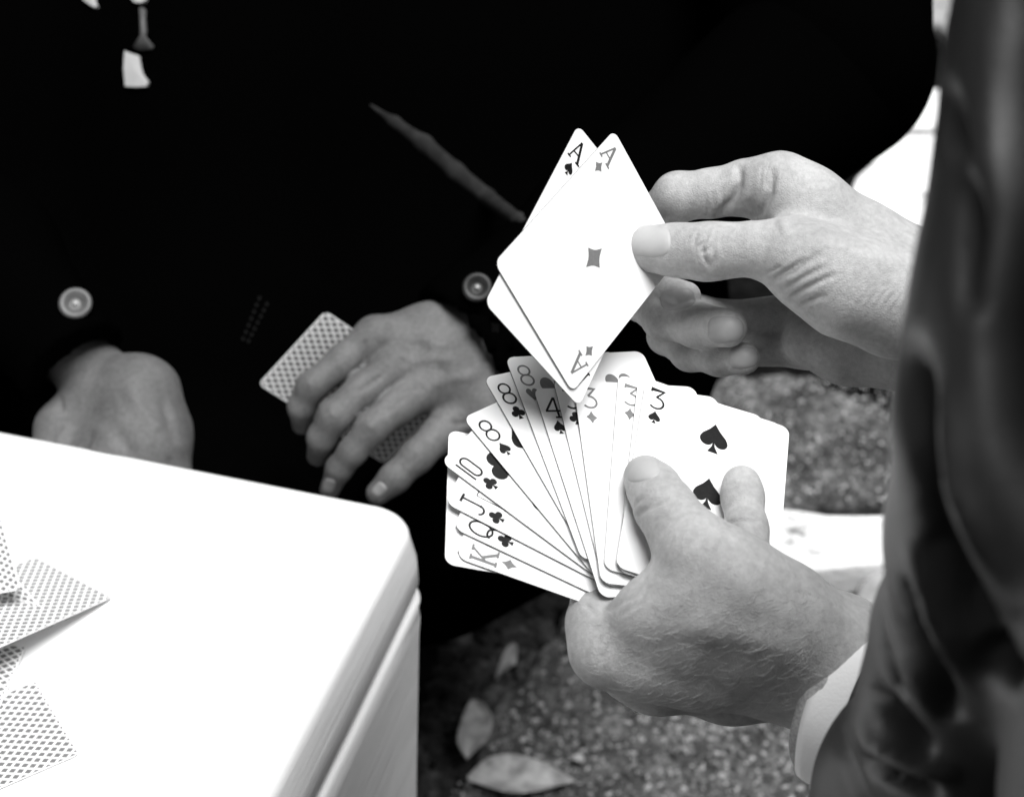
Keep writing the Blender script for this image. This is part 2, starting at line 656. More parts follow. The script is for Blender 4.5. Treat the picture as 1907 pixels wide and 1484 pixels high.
# ------------------------------------------------------------------ leaves and crumbs on the ground
def leaf(outline, label, h=0.006, curl=0.012, seed=0, group='dry leaves on the ground'):
    r = random.Random(seed)
    P = [np.array(at_height(x, y, h)) for x, y in outline]
    n = len(P)
    a, b = P[0], P[n // 2]
    V = []; F = []
    rows = n // 2
    cols = 7
    for i in range(rows + 1):
        L = P[i]; Rr = P[(n - i) % n]
        for j in range(cols):
            t = j / (cols - 1)
            q = L + (Rr - L) * t
            w = np.linalg.norm(Rr - L)
            q = q + np.array([0, 0, curl * (abs(2 * t - 1) ** 1.6) * min(1, w / 0.03) + 0.002 * math.sin(i * 1.9 + t * 5) + 0.003 * math.sin(i / rows * 3.1)])
            V.append(q)
    for i in range(rows):
        for j in range(cols - 1):
            F.append((i * cols + j, i * cols + j + 1, (i + 1) * cols + j + 1, (i + 1) * cols + j))
    o = mesh_from('leaf', V, F, M['leaf'])
    md = o.modifiers.new('thick', 'SOLIDIFY'); md.thickness = 0.0008
    s = o.modifiers.new('sub', 'SUBSURF'); s.levels = 1; s.render_levels = 2
    return tag(o, label, 'leaf', group)


leaf([(868, 1447), (905, 1428), (945, 1419), (985, 1426), (1030, 1442), (1075, 1455), (1045, 1473), (1000, 1492), (950, 1500), (905, 1484)],
     'long pale dry leaf lying on stone at the bottom edge', seed=1)
leaf([(885, 1300), (905, 1318), (920, 1345), (915, 1375), (900, 1398), (868, 1412), (848, 1392), (855, 1360), (870, 1325)] + [(878, 1308)],
     'pointed pale leaf standing near the corner of the table', seed=2, curl=0.006)
leaf([(922, 1268), (934, 1240), (952, 1212), (966, 1216), (962, 1234), (950, 1256), (936, 1274), (926, 1275)],
     'small curled leaf on black soil beside the lower hand', seed=3, h=0.012)
leaf([(1062, 1412), (1075, 1406), (1090, 1410), (1088, 1420), (1072, 1422), (1064, 1418)],
     'bright crumb of leaf on the speckled stone below the knuckle', seed=6, h=0.006, curl=0.003)


# soil crumbs: nobody could count them
def crumbs():
    r = random.Random(21)
    V = []; F = []
    ico = bmesh.new(); bmesh.ops.create_icosphere(ico, subdivisions=1, radius=1)
    bv = [np.array(v.co) for v in ico.verts]; bf = [[v.index for v in f.verts] for f in ico.faces]; ico.free()
    for i in range(900):
        t = r.random()
        px = 800 + r.random() * 230 + (1 - t) * 60
        py = 1090 + t * 420
        p = at_height(px - 60 * t, py, -0.02)
        s = r.uniform(0.003, 0.011)
        k = len(V)
        for v in bv:
            V.append(p + v * s * np.array([r.uniform(.6, 1.3), r.uniform(.6, 1.3), r.uniform(.4, .9)]))
        F += [[k + x for x in f] for f in bf]
    m, nt, b = new_mat('soil_crumbs')
    co = node(nt, 'ShaderNodeTexCoord').outputs['Object']
    nt.links.new(ramp(nt, noise(nt, co, 18, 3), [(0.45, 0.003), (0.56, 0.02), (0.7, 0.12)]), b.inputs['Base Color'])
    b.inputs['Roughness'].default_value = 0.9
    o = mesh_from('soil_crumbs', V, F, m)
    tag(o, 'dark soil crumbs in the gap between table and stone', 'soil', kind='stuff')


crumbs()


def grit():
    """loose grit and sand grains on the paving stones"""
    r = random.Random(33)
    V = []; F = []
    base = [(1, 0, 0), (-1, 0, 0), (0, 1, 0), (0, -1, 0), (0, 0, 1), (0, 0, -1)]
    tri = [(0, 2, 4), (2, 1, 4), (1, 3, 4), (3, 0, 4), (2, 0, 5), (1, 2, 5), (3, 1, 5), (0, 3, 5)]
    n = 0
    while n < 4200:
        if r.random() < 0.72:
            px, py = r.uniform(830, 1600), r.uniform(1120, 1490)
            if py < 1480 - (px - 835) * 1.45:
                continue
        else:
            px, py = r.uniform(1345, 1720), r.uniform(700, 935)
        p = at_height(px, py, 0.001)
        sz = r.uniform(0.0010, 0.0034) * (1.6 if r.random() < 0.06 else 1)
        a = r.uniform(0, 6.28)
        k = len(V)
        sc3 = (r.uniform(.6, 1.4), r.uniform(.6, 1.4), r.uniform(.4, .9))
        for v in base:
            x, y, z = v[0] * sc3[0] * sz, v[1] * sc3[1] * sz, v[2] * sc3[2] * sz
            V.append((p[0] + x * math.cos(a) - y * math.sin(a), p[1] + x * math.sin(a) + y * math.cos(a), p[2] + z))
        F += [[k + q for q in f] for f in tri]
        n += 1
    m, nt, b = new_mat('grit')
    co = node(nt, 'ShaderNodeTexCoord').outputs['Object']
    nt.links.new(ramp(nt, noise(nt, co, 160, 2), [(0.38, 0.01), (0.5, 0.09), (0.62, 0.42)]), b.inputs['Base Color'])
    b.inputs['Roughness'].default_value = 0.85
    o = mesh_from('grit', V, F, m, smooth=False)
    tag(o, 'loose grit scattered over the grey paving stones', 'grit', kind='stuff')


grit()


# ------------------------------------------------------------------ white box table
def table():
    A = at_height(0, 819, TABLE_H); B = at_height(752, 962, TABLE_H)
    ex = (B - A)[:2]; ex /= np.linalg.norm(ex)
    ey = np.array([ex[1], -ex[0]])             # towards the camera
    if ey[1] > 0:
        ey = -ey
    corner = at_height(778, 962, TABLE_H)[:2] - ey * 0.0175 + ex * 0.003
    root = empty('box_table', (corner[0] - 0.42 * ex[0] + .3 * ey[0], corner[1] - 0.42 * ex[1] + .3 * ey[1], 0),
                 'large white plastic box with a lid used as a card table', 'table')

    def rounded(wx, wy, r, inset, n=10, bulge=0.0):
        # outline from the far right corner, x to the left (-ex), y towards the camera
        pts = []
        cen = [(-r - inset, r + inset, 90, 0), (-r - inset, wy - r - inset, 0, -90), (-wx + r + inset, wy - r - inset, -90, -180), (-wx + r + inset, r + inset, -180, -270)]
        for cxn, cyn, a0, a1 in cen:
            for i in range(n):
                a = math.radians(a0 + (a1 - a0) * i / (n - 1))
                pts.append((cxn + r * math.cos(a), cyn - r * math.sin(a)))
        dense = []
        for i in range(len(pts)):
            p, q = pts[i], pts[(i + 1) % len(pts)]
            m = max(1, int(math.hypot(q[0] - p[0], q[1] - p[1]) / 0.05))
            for t in range(m):
                x = p[0] + (q[0] - p[0]) * t / m; y = p[1] + (q[1] - p[1]) * t / m
                if bulge:
                    sx = (x + wx / 2) / (wx / 2); sy = (y - wy / 2) / (wy / 2)
                    y += bulge * np.sign(sy) * abs(sy) ** 6 * (1 - sx * sx)
                    x += bulge * np.sign(sx) * abs(sx) ** 6 * (1 - sy * sy)
                dense.append((x, y))
        return dense

    def solid(name, layers, mat, wx, wy, cap_bottom=True):
        V = []; F = []; n = None
        for z, inset, r in layers:
            o = rounded(wx, wy, r, inset, bulge=0.004)
            n = len(o)
            for x, y in o:
                p = corner + ex * x + ey * y
                V.append((p[0], p[1], z))
        for l in range(len(layers) - 1):
            for i in range(n):
                j = (i + 1) % n
                F.append((l * n + i, l * n + j, (l + 1) * n + j, (l + 1) * n + i))
        # top cap as rings towards the centre
        c = np.mean(np.array(V[:n]), axis=0)
        V.append(tuple(c)); ci = len(V) - 1
        F += [(i, ci, (i + 1) % n) for i in range(n)]
        if cap_bottom:
            base = (len(layers) - 1) * n
            c2 = np.mean(np.array(V[base:base + n]), axis=0); V.append(tuple(c2)); ci = len(V) - 1
            F += [(base + (i + 1) % n, ci, base + i) for i in range(n)]
        o = mesh_from(name, V, F, mat)
        bm = bmesh.new(); bm.from_mesh(o.data); bmesh.ops.recalc_face_normals(bm, faces=bm.faces); bm.to_mesh(o.data); bm.free()
        world_child(o, root)
        return o

    T = TABLE_H
    lid = [(T, 0.024, 0.018)]
    for i in range(1, 8):
        a = i / 7 * math.pi / 2
        lid.append((T - 0.014 * (1 - math.cos(a)), 0.024 - 0.018 * math.sin(a), 0.018 + 0.004 * i / 7))
    lid += [(T - 0.030, 0.0035, 0.022), (T - 0.046, 0.003, 0.022), (T - 0.050, 0.005, 0.022), (T - 0.052, 0.010, 0.022), (T - 0.0535, 0.02, 0.022)]
    solid('lid', lid, M['plastic'], 0.90, 0.70)
    body = [(T - 0.0540, 0.016, 0.022), (T - 0.0545, 0.008, 0.022), (T - 0.0560, 0.0042, 0.022), (T - 0.060, 0.0026, 0.022), (T - 0.075, 0.003, 0.022), (T - 0.09, 0.004, 0.022),
            (T - 0.2, 0.008, 0.022), (T - 0.4, 0.014, 0.022), (0.0, 0.022, 0.022)]
    solid('box', body, M['plastic'], 0.90, 0.70)
    return root


table_root = table()


# ------------------------------------------------------------------ playing cards
CW, CH = 0.060, 0.0926


def outline_card(w, h, r=0.0036, n=7):
    pts = []
    for cx_, cy_, a0 in ((w / 2 - r, h / 2 - r, 0), (-w / 2 + r, h / 2 - r, 90), (-w / 2 + r, -h / 2 + r, 180), (w / 2 - r, -h / 2 + r, 270)):
        for i in range(n):
            a = math.radians(a0 + 90 * i / (n - 1))
            pts.append((cx_ + r * math.cos(a), cy_ + r * math.sin(a)))
    return pts


def card_mesh(name, w, h, front, back, t=0.00042):
    o = outline_card(w, h); n = len(o)
    V = [(x, y, t / 2) for x, y in o] + [(x, y, -t / 2) for x, y in o]
    F = [list(range(n)), list(range(2 * n - 1, n - 1, -1))]
    F += [(i, i + n, (i + 1) % n + n, (i + 1) % n) for i in range(n)]
    me = bpy.data.meshes.new(name)
    me.from_pydata(V, [], F)
    me.materials.append(front); me.materials.append(back); me.materials.append(M['card_edge_shade'])
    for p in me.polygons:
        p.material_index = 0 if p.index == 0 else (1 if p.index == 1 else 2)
    me.update()
    return me


CARD_ME = card_mesh('card', CW, CH, M['card'], M['back'])
CARD_BACK_ME = card_mesh('card_face_down', CW, CH, M['back'], M['card'])


def arc(cx_, cy_, rx, ry, a0, a1, n=14):
    return [(cx_ + rx * math.cos(math.radians(a0 + (a1 - a0) * i / n)), cy_ + ry * math.sin(math.radians(a0 + (a1 - a0) * i / n))) for i in range(n + 1)]


GLY = {   # strokes in a box 1 high; (points, width factor)
    '3': [([(0.03, 0.86), (0.03, 1.0), (0.56, 1.0), (0.26, 0.60)], 1), ([(0.26, 0.60)] + arc(0.29, 0.30, 0.31, 0.30, 85, -140), 1)],
    '4': [([(0.48, 0.0), (0.48, 1.0)], 1), ([(0.47, 1.0), (0.0, 0.32)], 1), ([(-0.03, 0.32), (0.68, 0.32)], 1), ([(0.32, 0.0), (0.64, 0.0)], 1)],
    '8': [(arc(0.30, 0.745, 0.245, 0.245, 0, 360, 22), 0.9), (arc(0.30, 0.25, 0.275, 0.265, 0, 360, 22), 0.9)],
    '10': [([(0.0, 0.0), (0.0, 1.0)], 1), (arc(0.36, 0.77, 0.2, 0.22, 0, 180) + arc(0.36, 0.23, 0.2, 0.22, 180, 360) + [(0.56, 0.77)], 1)],
    'J': [([(0.2, 1.0), (0.62, 1.0)], 1.2), ([(0.42, 1.0), (0.42, 0.22)] + arc(0.22, 0.22, 0.20, 0.21, 0, -165), 1)],
    'Q': [(arc(0.32, 0.52, 0.31, 0.47, 0, 360, 26), 1), (arc(0.30, 0.12, 0.2, 0.12, 200, 20, 8) + [(0.62, -0.06)], 1)],
    'K': [([(0.12, 0.0), (0.12, 1.0)], 1.5), ([(0.0, 1.0), (0.26, 1.0)], 1), ([(0.0, 0.0), (0.26, 0.0)], 1), ([(0.12, 0.38), (0.58, 1.0)], 1), ([(0.26, 0.56), (0.6, 0.0)], 1.4),
          ([(0.44, 1.0), (0.72, 1.0)], 1), ([(0.46, 0.0), (0.74, 0.0)], 1)],
    'A': [([(0.04, 0.0), (0.35, 1.0)], 0.8), ([(0.35, 1.0), (0.62, 0.0)], 1.5), ([(0.15, 0.36), (0.52, 0.36)], 0.8), ([(-0.06, 0.0), (0.16, 0.0)], 0.9), ([(0.48, 0.0), (0.76, 0.0)], 0.9)],
}
GW = {'3': 0.6, '4': 0.68, '8': 0.6, '10': 0.56, 'J': 0.62, 'Q': 0.64, 'K': 0.74, 'A': 0.7}
_z = [0]


def ribbon(V, F, pts, w, z):
    n = len(pts)
    P = [np.array(p, float) for p in pts]
    closed = np.linalg.norm(P[0] - P[-1]) < 1e-9
    k = len(V)
    for i in range(n):
        if closed and i in (0, n - 1):
            d = P[1] - P[-2]
        else:
            d = P[min(i + 1, n - 1)] - P[max(i - 1, 0)]
        d = d / (np.linalg.norm(d) + 1e-12)
        nn = np.array([-d[1], d[0]])
        mit = 1.0
        if 0 < i < n - 1:
            d1 = P[i] - P[i - 1]; d1 /= np.linalg.norm(d1) + 1e-12
            mit = 1 / max(0.45, abs(d1 @ d))
        V.append((*(P[i] + nn * w / 2 * mit), z)); V.append((*(P[i] - nn * w / 2 * mit), z))
    for i in range(n - 1):
        F.append((k + 2 * i, k + 2 * i + 1, k + 2 * i + 3, k + 2 * i + 2))


def glyph_mesh(ch, h, w):
    V = []; F = []
    for s, (pts, f) in enumerate(GLY[ch]):
        ribbon(V, F, [((x - GW[ch] / 2) * h, (y - 0.5) * h) for x, y in pts], w * f, s * 0.000012)
    me = bpy.data.meshes.new('index_mark')
    me.from_pydata(V, [], F); me.update()
    return me


def pip_mesh(suit, s):
    V = []; F = []

    def poly(pts, z):
        k = len(V)
        for x, y in pts:
            V.append((x * s, y * s, z))
        F.append(list(range(k, k + len(pts))))
    if suit == 'D':
        q = []
        for (x0, y0), (x1, y1) in (((0, .56), (-.42, 0)), ((-.42, 0), (0, -.56)), ((0, -.56), (.42, 0)), ((.42, 0), (0, .56))):
            for i in range(6):
                t = i / 6
                f = 1 - 0.20 * math.sin(math.pi * t)
                q.append(((x0 + (x1 - x0) * t) * f, (y0 + (y1 - y0) * t) * f))
        poly(q, 0)
    elif suit == 'H':
        left = arc(-.225, .23, .215, .27, 8, 200, 12)
        right = arc(.225, .23, .215, .27, -20, 172, 12)
        poly(right + [(0, .22)] + left + [(-.25, -.17), (0, -.55), (.25, -.17)], 0)
    elif suit == 'S':
        left = arc(-.22, -.10, .21, .225, 150, 340, 12)
        right = arc(.22, -.10, .21, .225, 200, 390, 12)
        poly([(0, .56), (-.16, .32), (-.36, .10)] + left + [(0, -.08)] + right + [(.36, .10), (.16, .32)], 0)
        poly([(0.0, -.05), (-.05, -.32), (-.17, -.55), (.17, -.55), (.05, -.32)], 0.00001)
    else:
        poly(arc(0, .28, .245, .25, 0, 345, 20), 0)
        poly(arc(-.26, -.08, .245, .25, 0, 345, 20), 0.00001)
        poly(arc(.26, -.08, .245, .25, 0, 345, 20), 0.00002)
        poly([(-.09, .14), (.09, .14), (.05, -.25), (.18, -.55), (-.18, -.55), (-.05, -.25)], 0.00003)
    me = bpy.data.meshes.new('pip')
    me.from_pydata(V, [], F); me.update()
    return me


MESH = {}


def shared(key, fn, mat):
    k = (key, mat.name)
    if k not in MESH:
        me = fn()
        me.materials.append(mat)
        MESH[k] = me
    return MESH[k]


LAY = {'3': [(0, 27), (0, 0), (0, -27)], '4': [(-13.8, 28.4), (13.8, 28.4), (-13.8, -28.4), (13.8, -28.4)],
       '8': [(-13.8, 28.4), (13.8, 28.4), (-14.3, 0), (14.3, 0), (-13.8, -28.4), (13.8, -28.4), (0, 15), (0, -15)],
       '10': [(-13.8, 28.4), (13.8, 28.4), (-14.3, 10), (14.3, 10), (-14.3, -10), (14.3, -10), (-13.8, -28.4), (13.8, -28.4), (0, 19.5), (0, -19.5)],
       'A': [(0, 0)], 'K': [], 'Q': [], 'J': []}


def place_local(name, me, parent, x, y, rot, z=0.00027):
    o = bpy.data.objects.new(name, me)
    link(o, parent)
    o.location = (x, y, z)
    o.rotation_euler = (0, 0, rot)
    return o


def make_card(rank, suit, mat4, label, scale=1.0, group=None, name='playing_card', hidden_print=False):
    o = bpy.data.objects.new(name, CARD_ME)
    link(o)
    o.matrix_world = mat4 @ Matrix.Scale(scale, 4)
    tag(o, label, 'card', group)
    ink = M['ink_red'] if suit in 'DH' else M['ink_black']
    if rank is None:
        return o
    ix, iy, py = -CW / 2 + 0.0056, CH / 2 - 0.0092, CH / 2 - 0.0185
    stroke = 0.00088
    if rank in 'KQJ':
        ix -= 0.0008
    for sgn, rot in ((1, 0), (-1, math.pi)):
        place_local('index_mark', shared('g' + rank, lambda: glyph_mesh(rank, 0.0094, stroke), ink), o, sgn * ix, sgn * iy, rot)
        place_local('pip', shared('s' + suit, lambda: pip_mesh(suit, 0.0056), ink), o, sgn * ix, sgn * py, rot)
    for x, y in LAY[rank]:
        if rank == 'A':
            me = shared('a' + suit, lambda: pip_mesh(suit, 0.0115), ink)
        else:
            me = shared('b' + suit, lambda: pip_mesh(suit, 0.0132), ink)
        place_local('pip', me, o, x * 0.00102, y * 0.00102, 0 if y >= 0 else math.pi)
    if rank in 'KQJ':
        def frame():
            V = []; F = []
            a, b = 0.0205, 0.0375
            ribbon(V, F, [(-a, -b), (a, -b)], 0.0004, 0); ribbon(V, F, [(a, -b), (a, b)], 0.0004, 0.00001)
            ribbon(V, F, [(a, b), (-a, b)], 0.0004, 0); ribbon(V, F, [(-a, b), (-a, -b)], 0.0004, 0.00001)
            r = random.Random(ord(rank[0]))
            for i in range(26):               # robe pattern of the court card
                y = -0.034 + i * 0.0027
                wv = 0.010 + 0.007 * math.sin(i * 1.3)
                ribbon(V, F, [(-wv, y), (-wv * .3, y + r.uniform(0, .003)), (wv * .4, y), (wv, y + r.uniform(0, .003))], 0.0009 + 0.0012 * r.random(), 0.00002 + i * 1e-6)
            ribbon(V, F, [(-.018, .022), (-.014, .032), (-.007, .035)], 0.005, 0.00006)
            ribbon(V, F, [(.018, -.022), (.014, -.032), (.007, -.035)], 0.005, 0.00006)
            me = bpy.data.meshes.new('court_print'); me.from_pydata(V, [], F); me.update()
            return me
        place_local('court_print', shared('f' + rank + suit, frame, M['ink_black']), o, 0, 0, 0, 0.00024)
    return o


def frame_mat(origin, u, v):
    """card local -> world from local (lens) frame vectors; origin = card centre, u right, v up on the card"""
    n = np.cross(u, v)
    R = C2W @ np.stack([u, v, n], axis=1)
    m = Matrix(((R[0][0], R[0][1], R[0][2], 0), (R[1][0], R[1][1], R[1][2], 0), (R[2][0], R[2][1], R[2][2], 0), (0, 0, 0, 1)))
    return Matrix.Translation(Vector(to_world(origin))) @ m


def solve_plane(tl, tr, bl, w, h, z0, d1, d2):
    """depths of three corners of a card of known size"""
    q = [cs(x, y, 1.0) for x, y in (tl, tr, bl)]
    z = np.array([z0, z0 + d1, z0 + d2])
    for it in range(200):
        def res(z):
            a, b, c = [q[i] * z[i] for i in range(3)]
            return np.array([np.linalg.norm(b - a) - w, np.linalg.norm(c - a) - h, ((b - a) @ (c - a)) / 0.08])
        r0 = res(z); J = np.zeros((3, 3))
        for k in range(3):
            zz = z.copy(); zz[k] += 1e-6
            J[:, k] = (res(zz) - r0) / 1e-6
        z = z - np.clip(np.linalg.solve(J, r0), -.02, .02)
    return [q[i] * z[i] for i in range(3)], z


# ---- the fan
crop = lambda x, y: (790 + x / 2.724, 620 + y / 2.724)
(FA, FB, FC), FZ = solve_plane((1203, 704), (1470, 798), (1146, 1055), CW, CH, 0.64, 0.007, -0.06)
fu = (FB - FA) / np.linalg.norm(FB - FA)
fv = -(FC - FA) / np.linalg.norm(FC - FA)
fn = np.cross(fu, fv)              # towards the viewer


def on_fan(px, py, off=0.0):
    d = cs(px, py, 1.0)
    return d * ((fn @ FA + off) / (fn @ d))


def fan_z(px, py, off=0.0):
    return -on_fan(px, py, off)[2]


fan_spec = [   # rank, suit, top-left corner, a point down the left edge (photo crop coordinates), label
    ('A', 'C', (104, 1172), (900, 1312), 'backmost card of the fan, white margin sticking out at lower left'),
    ('K', 'D', (165, 1140), (740, 1345), 'king of diamonds with grey index, lowest readable card in the fan'),
    ('Q', 'C', (148, 990), (900, 1345), 'queen card between the king of diamonds and the jack of clubs'),
    ('J', 'C', (105, 862), (900, 1270), 'jack of clubs in the fan, just below the ten'),
    ('10', 'C', (85, 655), (900, 1260), 'ten of clubs in the left part of the fan'),
    ('8', 'S', (195, 432), (860, 1230), 'eight of spades in the fan, next to the ten of clubs'),
    ('8', 'C', (300, 228), (830, 1150), 'eight of clubs in the fan, left of the grey eight of hearts'),
    ('8', 'H', (410, 125), (795, 1140), 'eight of hearts with grey index, tallest card of the fan'),
    ('4', 'S', (552, 283), (850, 1200), 'four of spades in the middle of the fan'),
    ('3', 'C', (652, 235), (890, 1200), 'three of clubs in the fan, right of the four of spades'),
    ('3', 'D', (752, 228), (880, 1150), 'three of diamonds under the bottom corner of the held aces'),
    ('3', 'D', (985, 212), (915, 1130), 'second three of diamonds, half covered beside the front three of spades'),
    ('3', 'H', (1085, 235), (985, 1130), 'almost hidden card directly behind the front three of spades'),
    ('3', 'S', None, None, 'three of spades at the front of the fan under the thumb'),
]
N_FAN = len(fan_spec)
STEP = 0.0012
for i, (rk, su, a, b, lab) in enumerate(fan_spec):
    off = -sum(STEP if j < N_FAN - 4 else 0.0015 for j in range(i + 1, N_FAN))
    if a is None:
        A = FA; v = fv; u = fu
    else:
        A = on_fan(*crop(*a), off); B = on_fan(*crop(*b), off)
        v = (A - B) / np.linalg.norm(A - B)
        u = np.cross(v, fn)
    cen = A + u * CW / 2 - v * CH / 2
    make_card(rk, su, frame_mat(cen, u, v), lab, group='cards fanned out in the lower hand')

# ---- the two aces
(AA, AB, AC), AZ = solve_plane((1143, 243), (1269, 473), (920, 489), CW * 0.964, CH * 0.964, 0.64, 0.022, -0.053)
# AA = top corner, AB = right corner (short side), AC = left corner (long side)
au = (AB - AA) / np.linalg.norm(AB - AA)
av = (AA - AC) / np.linalg.norm(AA - AC)
an = np.cross(au, av)


def on_ace(px, py, off=0.0):
    d = cs(px, py, 1.0)
    return d * ((an @ AA + off) / (an @ d))


def ace_z(px, py, off=0.0):
    return -on_ace(px, py, off)[2]


cen = AA + au * CW * .964 / 2 - av * CH * .964 / 2
make_card('A', 'D', frame_mat(cen, au, av), 'ace of diamonds pinched in front by the upper hand', 0.964, 'two aces held up')
S0 = on_ace(1076, 233, -0.0011); S1 = on_ace(912, 545, -0.0011)
sv = (S0 - S1) / np.linalg.norm(S0 - S1)
su_ = np.cross(sv, an)
cen = S0 + su_ * CW * .964 / 2 - sv * CH * .964 / 2
make_card('A', 'S', frame_mat(cen, su_, sv), 'ace of spades held behind the ace of diamonds', 0.964, 'two aces held up')

# ---- card in the far player's hand (back to the lens)
KS = 1.068
(KA, KB, KC), KZ = solve_plane((480, 715), (606, 578), (716, 864), CW * KS, CH * KS, 1.0, -0.01, 0.03)
ku = (KB - KA) / np.linalg.norm(KB - KA); kv = (KA - KC) / np.linalg.norm(KA - KC)
kn = np.cross(ku, kv)
cen = (KB + KC) / 2
o = bpy.data.objects.new('playing_card', CARD_BACK_ME); link(o)
o.matrix_world = frame_mat(cen, ku, kv) @ Matrix.Scale(KS, 4)
tag(o, "face-down lattice card held in the far player's hand", 'card', 'lattice-backed cards')


def table_card(tip, to, lift, label, long_first=True, theta=0.0):
    """tip = one corner; to = a point along the first side, which lies flat; the second side runs to the left,
    raised by theta where the card leans on others"""
    a = at_height(tip[0], tip[1], TABLE_H + lift)
    b = at_height(to[0], to[1], TABLE_H + lift)
    v = (b - a); v[2] = 0; v /= np.linalg.norm(v)
    u = np.array([v[1], -v[0], 0])
    if u[0] > 0:
        u = -u
    u = u * math.cos(theta) + np.array([0, 0, 1.0]) * math.sin(theta)
    w, h = CW * .97, CH * .97
    if long_first:
        cen = a + v * h / 2 + u * w / 2; X, Y = u, v
    else:
        cen = a + v * w / 2 + u * h / 2; X, Y = v, u
    N = np.cross(X, Y)
    if N[2] < 0:
        X = -X; N = -N
    R = Matrix(((X[0], Y[0], N[0], 0), (X[1], Y[1], N[1], 0), (X[2], Y[2], N[2], 0), (0, 0, 0, 1)))
    o = bpy.data.objects.new('playing_card', CARD_BACK_ME); link(o)
    o.matrix_world = Matrix.Translation(Vector(cen)) @ R @ Matrix.Scale(.97, 4)
    return tag(o, label, 'card', 'lattice-backed cards')


table_card((150, 1404), (59, 1251), 0.0006, 'lattice-backed card lowest of those lying on the white table', False)
table_card((212, 1112), (24, 1013), 0.0010, 'lattice-backed card whose sharp corner points right on the white table', False, 0.28)
table_card((50, 1203), (28, 1253), 0.0016, 'lattice-backed card barely showing under the pile on the table', False, 0.05)
table_card((106, 1162), (36, 1085), 0.0105, 'lattice-backed card near the middle of the pile at the left edge', True, 0.16)
table_card((40, 1098), (-8, 925), 0.0230, 'lattice-backed card on top of the pile, cut by the left edge', True, 0.10)


# ------------------------------------------------------------------ the player holding the fan: hands
near = empty('person', (Wp(2150, 1300, .62)[0], Wp(2150, 1300, .62)[1], 0.0),
             'player in dark satin jacket holding a fan of cards and two aces', 'person', 'card players')

ZU = 0.648      # upper (right) hand
up_palm = [
    [(1800, 560, .655, 100), (1700, 525, .652, 86), (1600, 463, .650, 76), (1500, 388, .650, 68), (1450, 352, .651, 64)],
    [(1760, 585, .645, 95), (1670, 562, .638, 92), (1575, 532, .630, 84), (1500, 492, .628, 66), (1462, 470, .630, 56)],
    [(1790, 640, .685, 95), (1690, 640, .692, 78), (1580, 640, .700, 66), (1510, 630, .705, 50)],
    [(1700, 560, .685, 90), (1560, 470, .692, 70), (1452, 440, .696, 46)],
    [(1700, 590, .697, 82), (1580, 570, .712, 60), (1500, 575, .722, 44)],
    [(1690, 620, .70, 80), (1570, 625, .714, 58), (1500, 640, .722, 40)],
]
up_fingers = [
    [(1462, 470, .632, 58), (1400, 464, .632, 48), (1345, 467, .634, 49), (1312, 469, .635, 51), (1262, 466, .639, 47), (1210, 463, .643, 45)],
    [(1450, 350, .652, 62), (1390, 350, .657, 50), (1325, 360, .660, 43), (1262, 367, .664, 44), (1228, 400, .672, 39), (1206, 450, .676, 33)],
    [(1452, 440, .696, 44), (1330, 474, .712, 40), (1222, 490, .702, 38), (1215, 540, .688, 35), (1277, 553, .668, 29)],
    [(1500, 585, .722, 42), (1350, 600, .724, 38), (1195, 556, .704, 40), (1238, 592, .678, 40), (1300, 606, .664, 40), (1356, 611, .653, 36)],
    [(1500, 645, .722, 38), (1360, 650, .722, 33), (1240, 626, .704, 32), (1285, 655, .684, 34), (1340, 665, .670, 33), (1386, 668, .660, 30)],
]
V, F = build_hand(up_palm, up_fingers, 0.0009, kp=0.010, kf=0.004, kj=0.0055)
up_lines = [
    # knuckle wrinkles of the thumb
    ([(1322, 430), (1308, 455), (1310, 480), (1322, 497)], 3.5, 0.75), ([(1335, 428), (1328, 455), (1330, 485), (1320, 505)], 3.0, 0.6),
    ([(1299, 432), (1292, 452), (1296, 470)], 3.0, 0.45), ([(1345, 428), (1341, 450), (1343, 470)], 2.6, 0.35), ([(1284, 438), (1281, 455)], 2.6, 0.3),
    ([(1315, 446), (1300, 458), (1308, 470), (1324, 462), (1315, 446)], 2.6, 0.35),
    ([(1355, 428), (1352, 446)], 2.5, 0.25),
    # folds at the base of the thumb
    ([(1432, 528), (1480, 505), (1530, 470)], 6, 1.0), ([(1450, 545), (1500, 515), (1545, 492)], 5, 0.8), ([(1440, 518), (1470, 500), (1500, 480)], 3.2, 0.7),
    ([(1468, 556), (1515, 530), (1560, 508)], 5, 0.6), ([(1425, 510), (1455, 495)], 3, 0.5), ([(1490, 570), (1540, 548)], 5, 0.4),
    # index: folds at palm side
    ([(1378, 306), (1374, 345), (1360, 378), (1335, 408)], 8, 2.6), ([(1440, 312), (1434, 360), (1412, 408)], 7, 2.0), ([(1392, 372), (1412, 408)], 8, 1.0),
    ([(1314, 360), (1318, 402)], 3, 0.3), ([(1328, 358), (1333, 398)], 3, 0.25), ([(1343, 350), (1349, 390)], 3, 0.25),
    # tendons
    ([(1490, 440), (1600, 470), (1700, 500)], 16, -0.9), ([(1470, 400), (1540, 415), (1620, 440)], 10, 0.8),
    ([(1450, 425), (1470, 415)], 18, -0.8),
]
for i in range(9):   # fine lines over the first knuckle
    x = 1418 + i * 9.5
    up_lines.append(([(x + 8, 290 + abs(i - 3) * 5), (x, 318), (x - 3, 350)], 2.2, 0.22))
for i in range(12):
    x = 1520 + i * 15
    up_lines.append(([(x, 560 + i * 3), (x + 26, 520 + i * 3), (x + 60, 505 + i * 3)], 3.0, 0.16))
V = carve(V, F, [(l[0], l[1], l[2] * (2.0 if abs(l[2]) < 0.8 else 1.2)) for l in up_lines])
upV, upF = V, F
up_bvh = bvh_of(V, F)

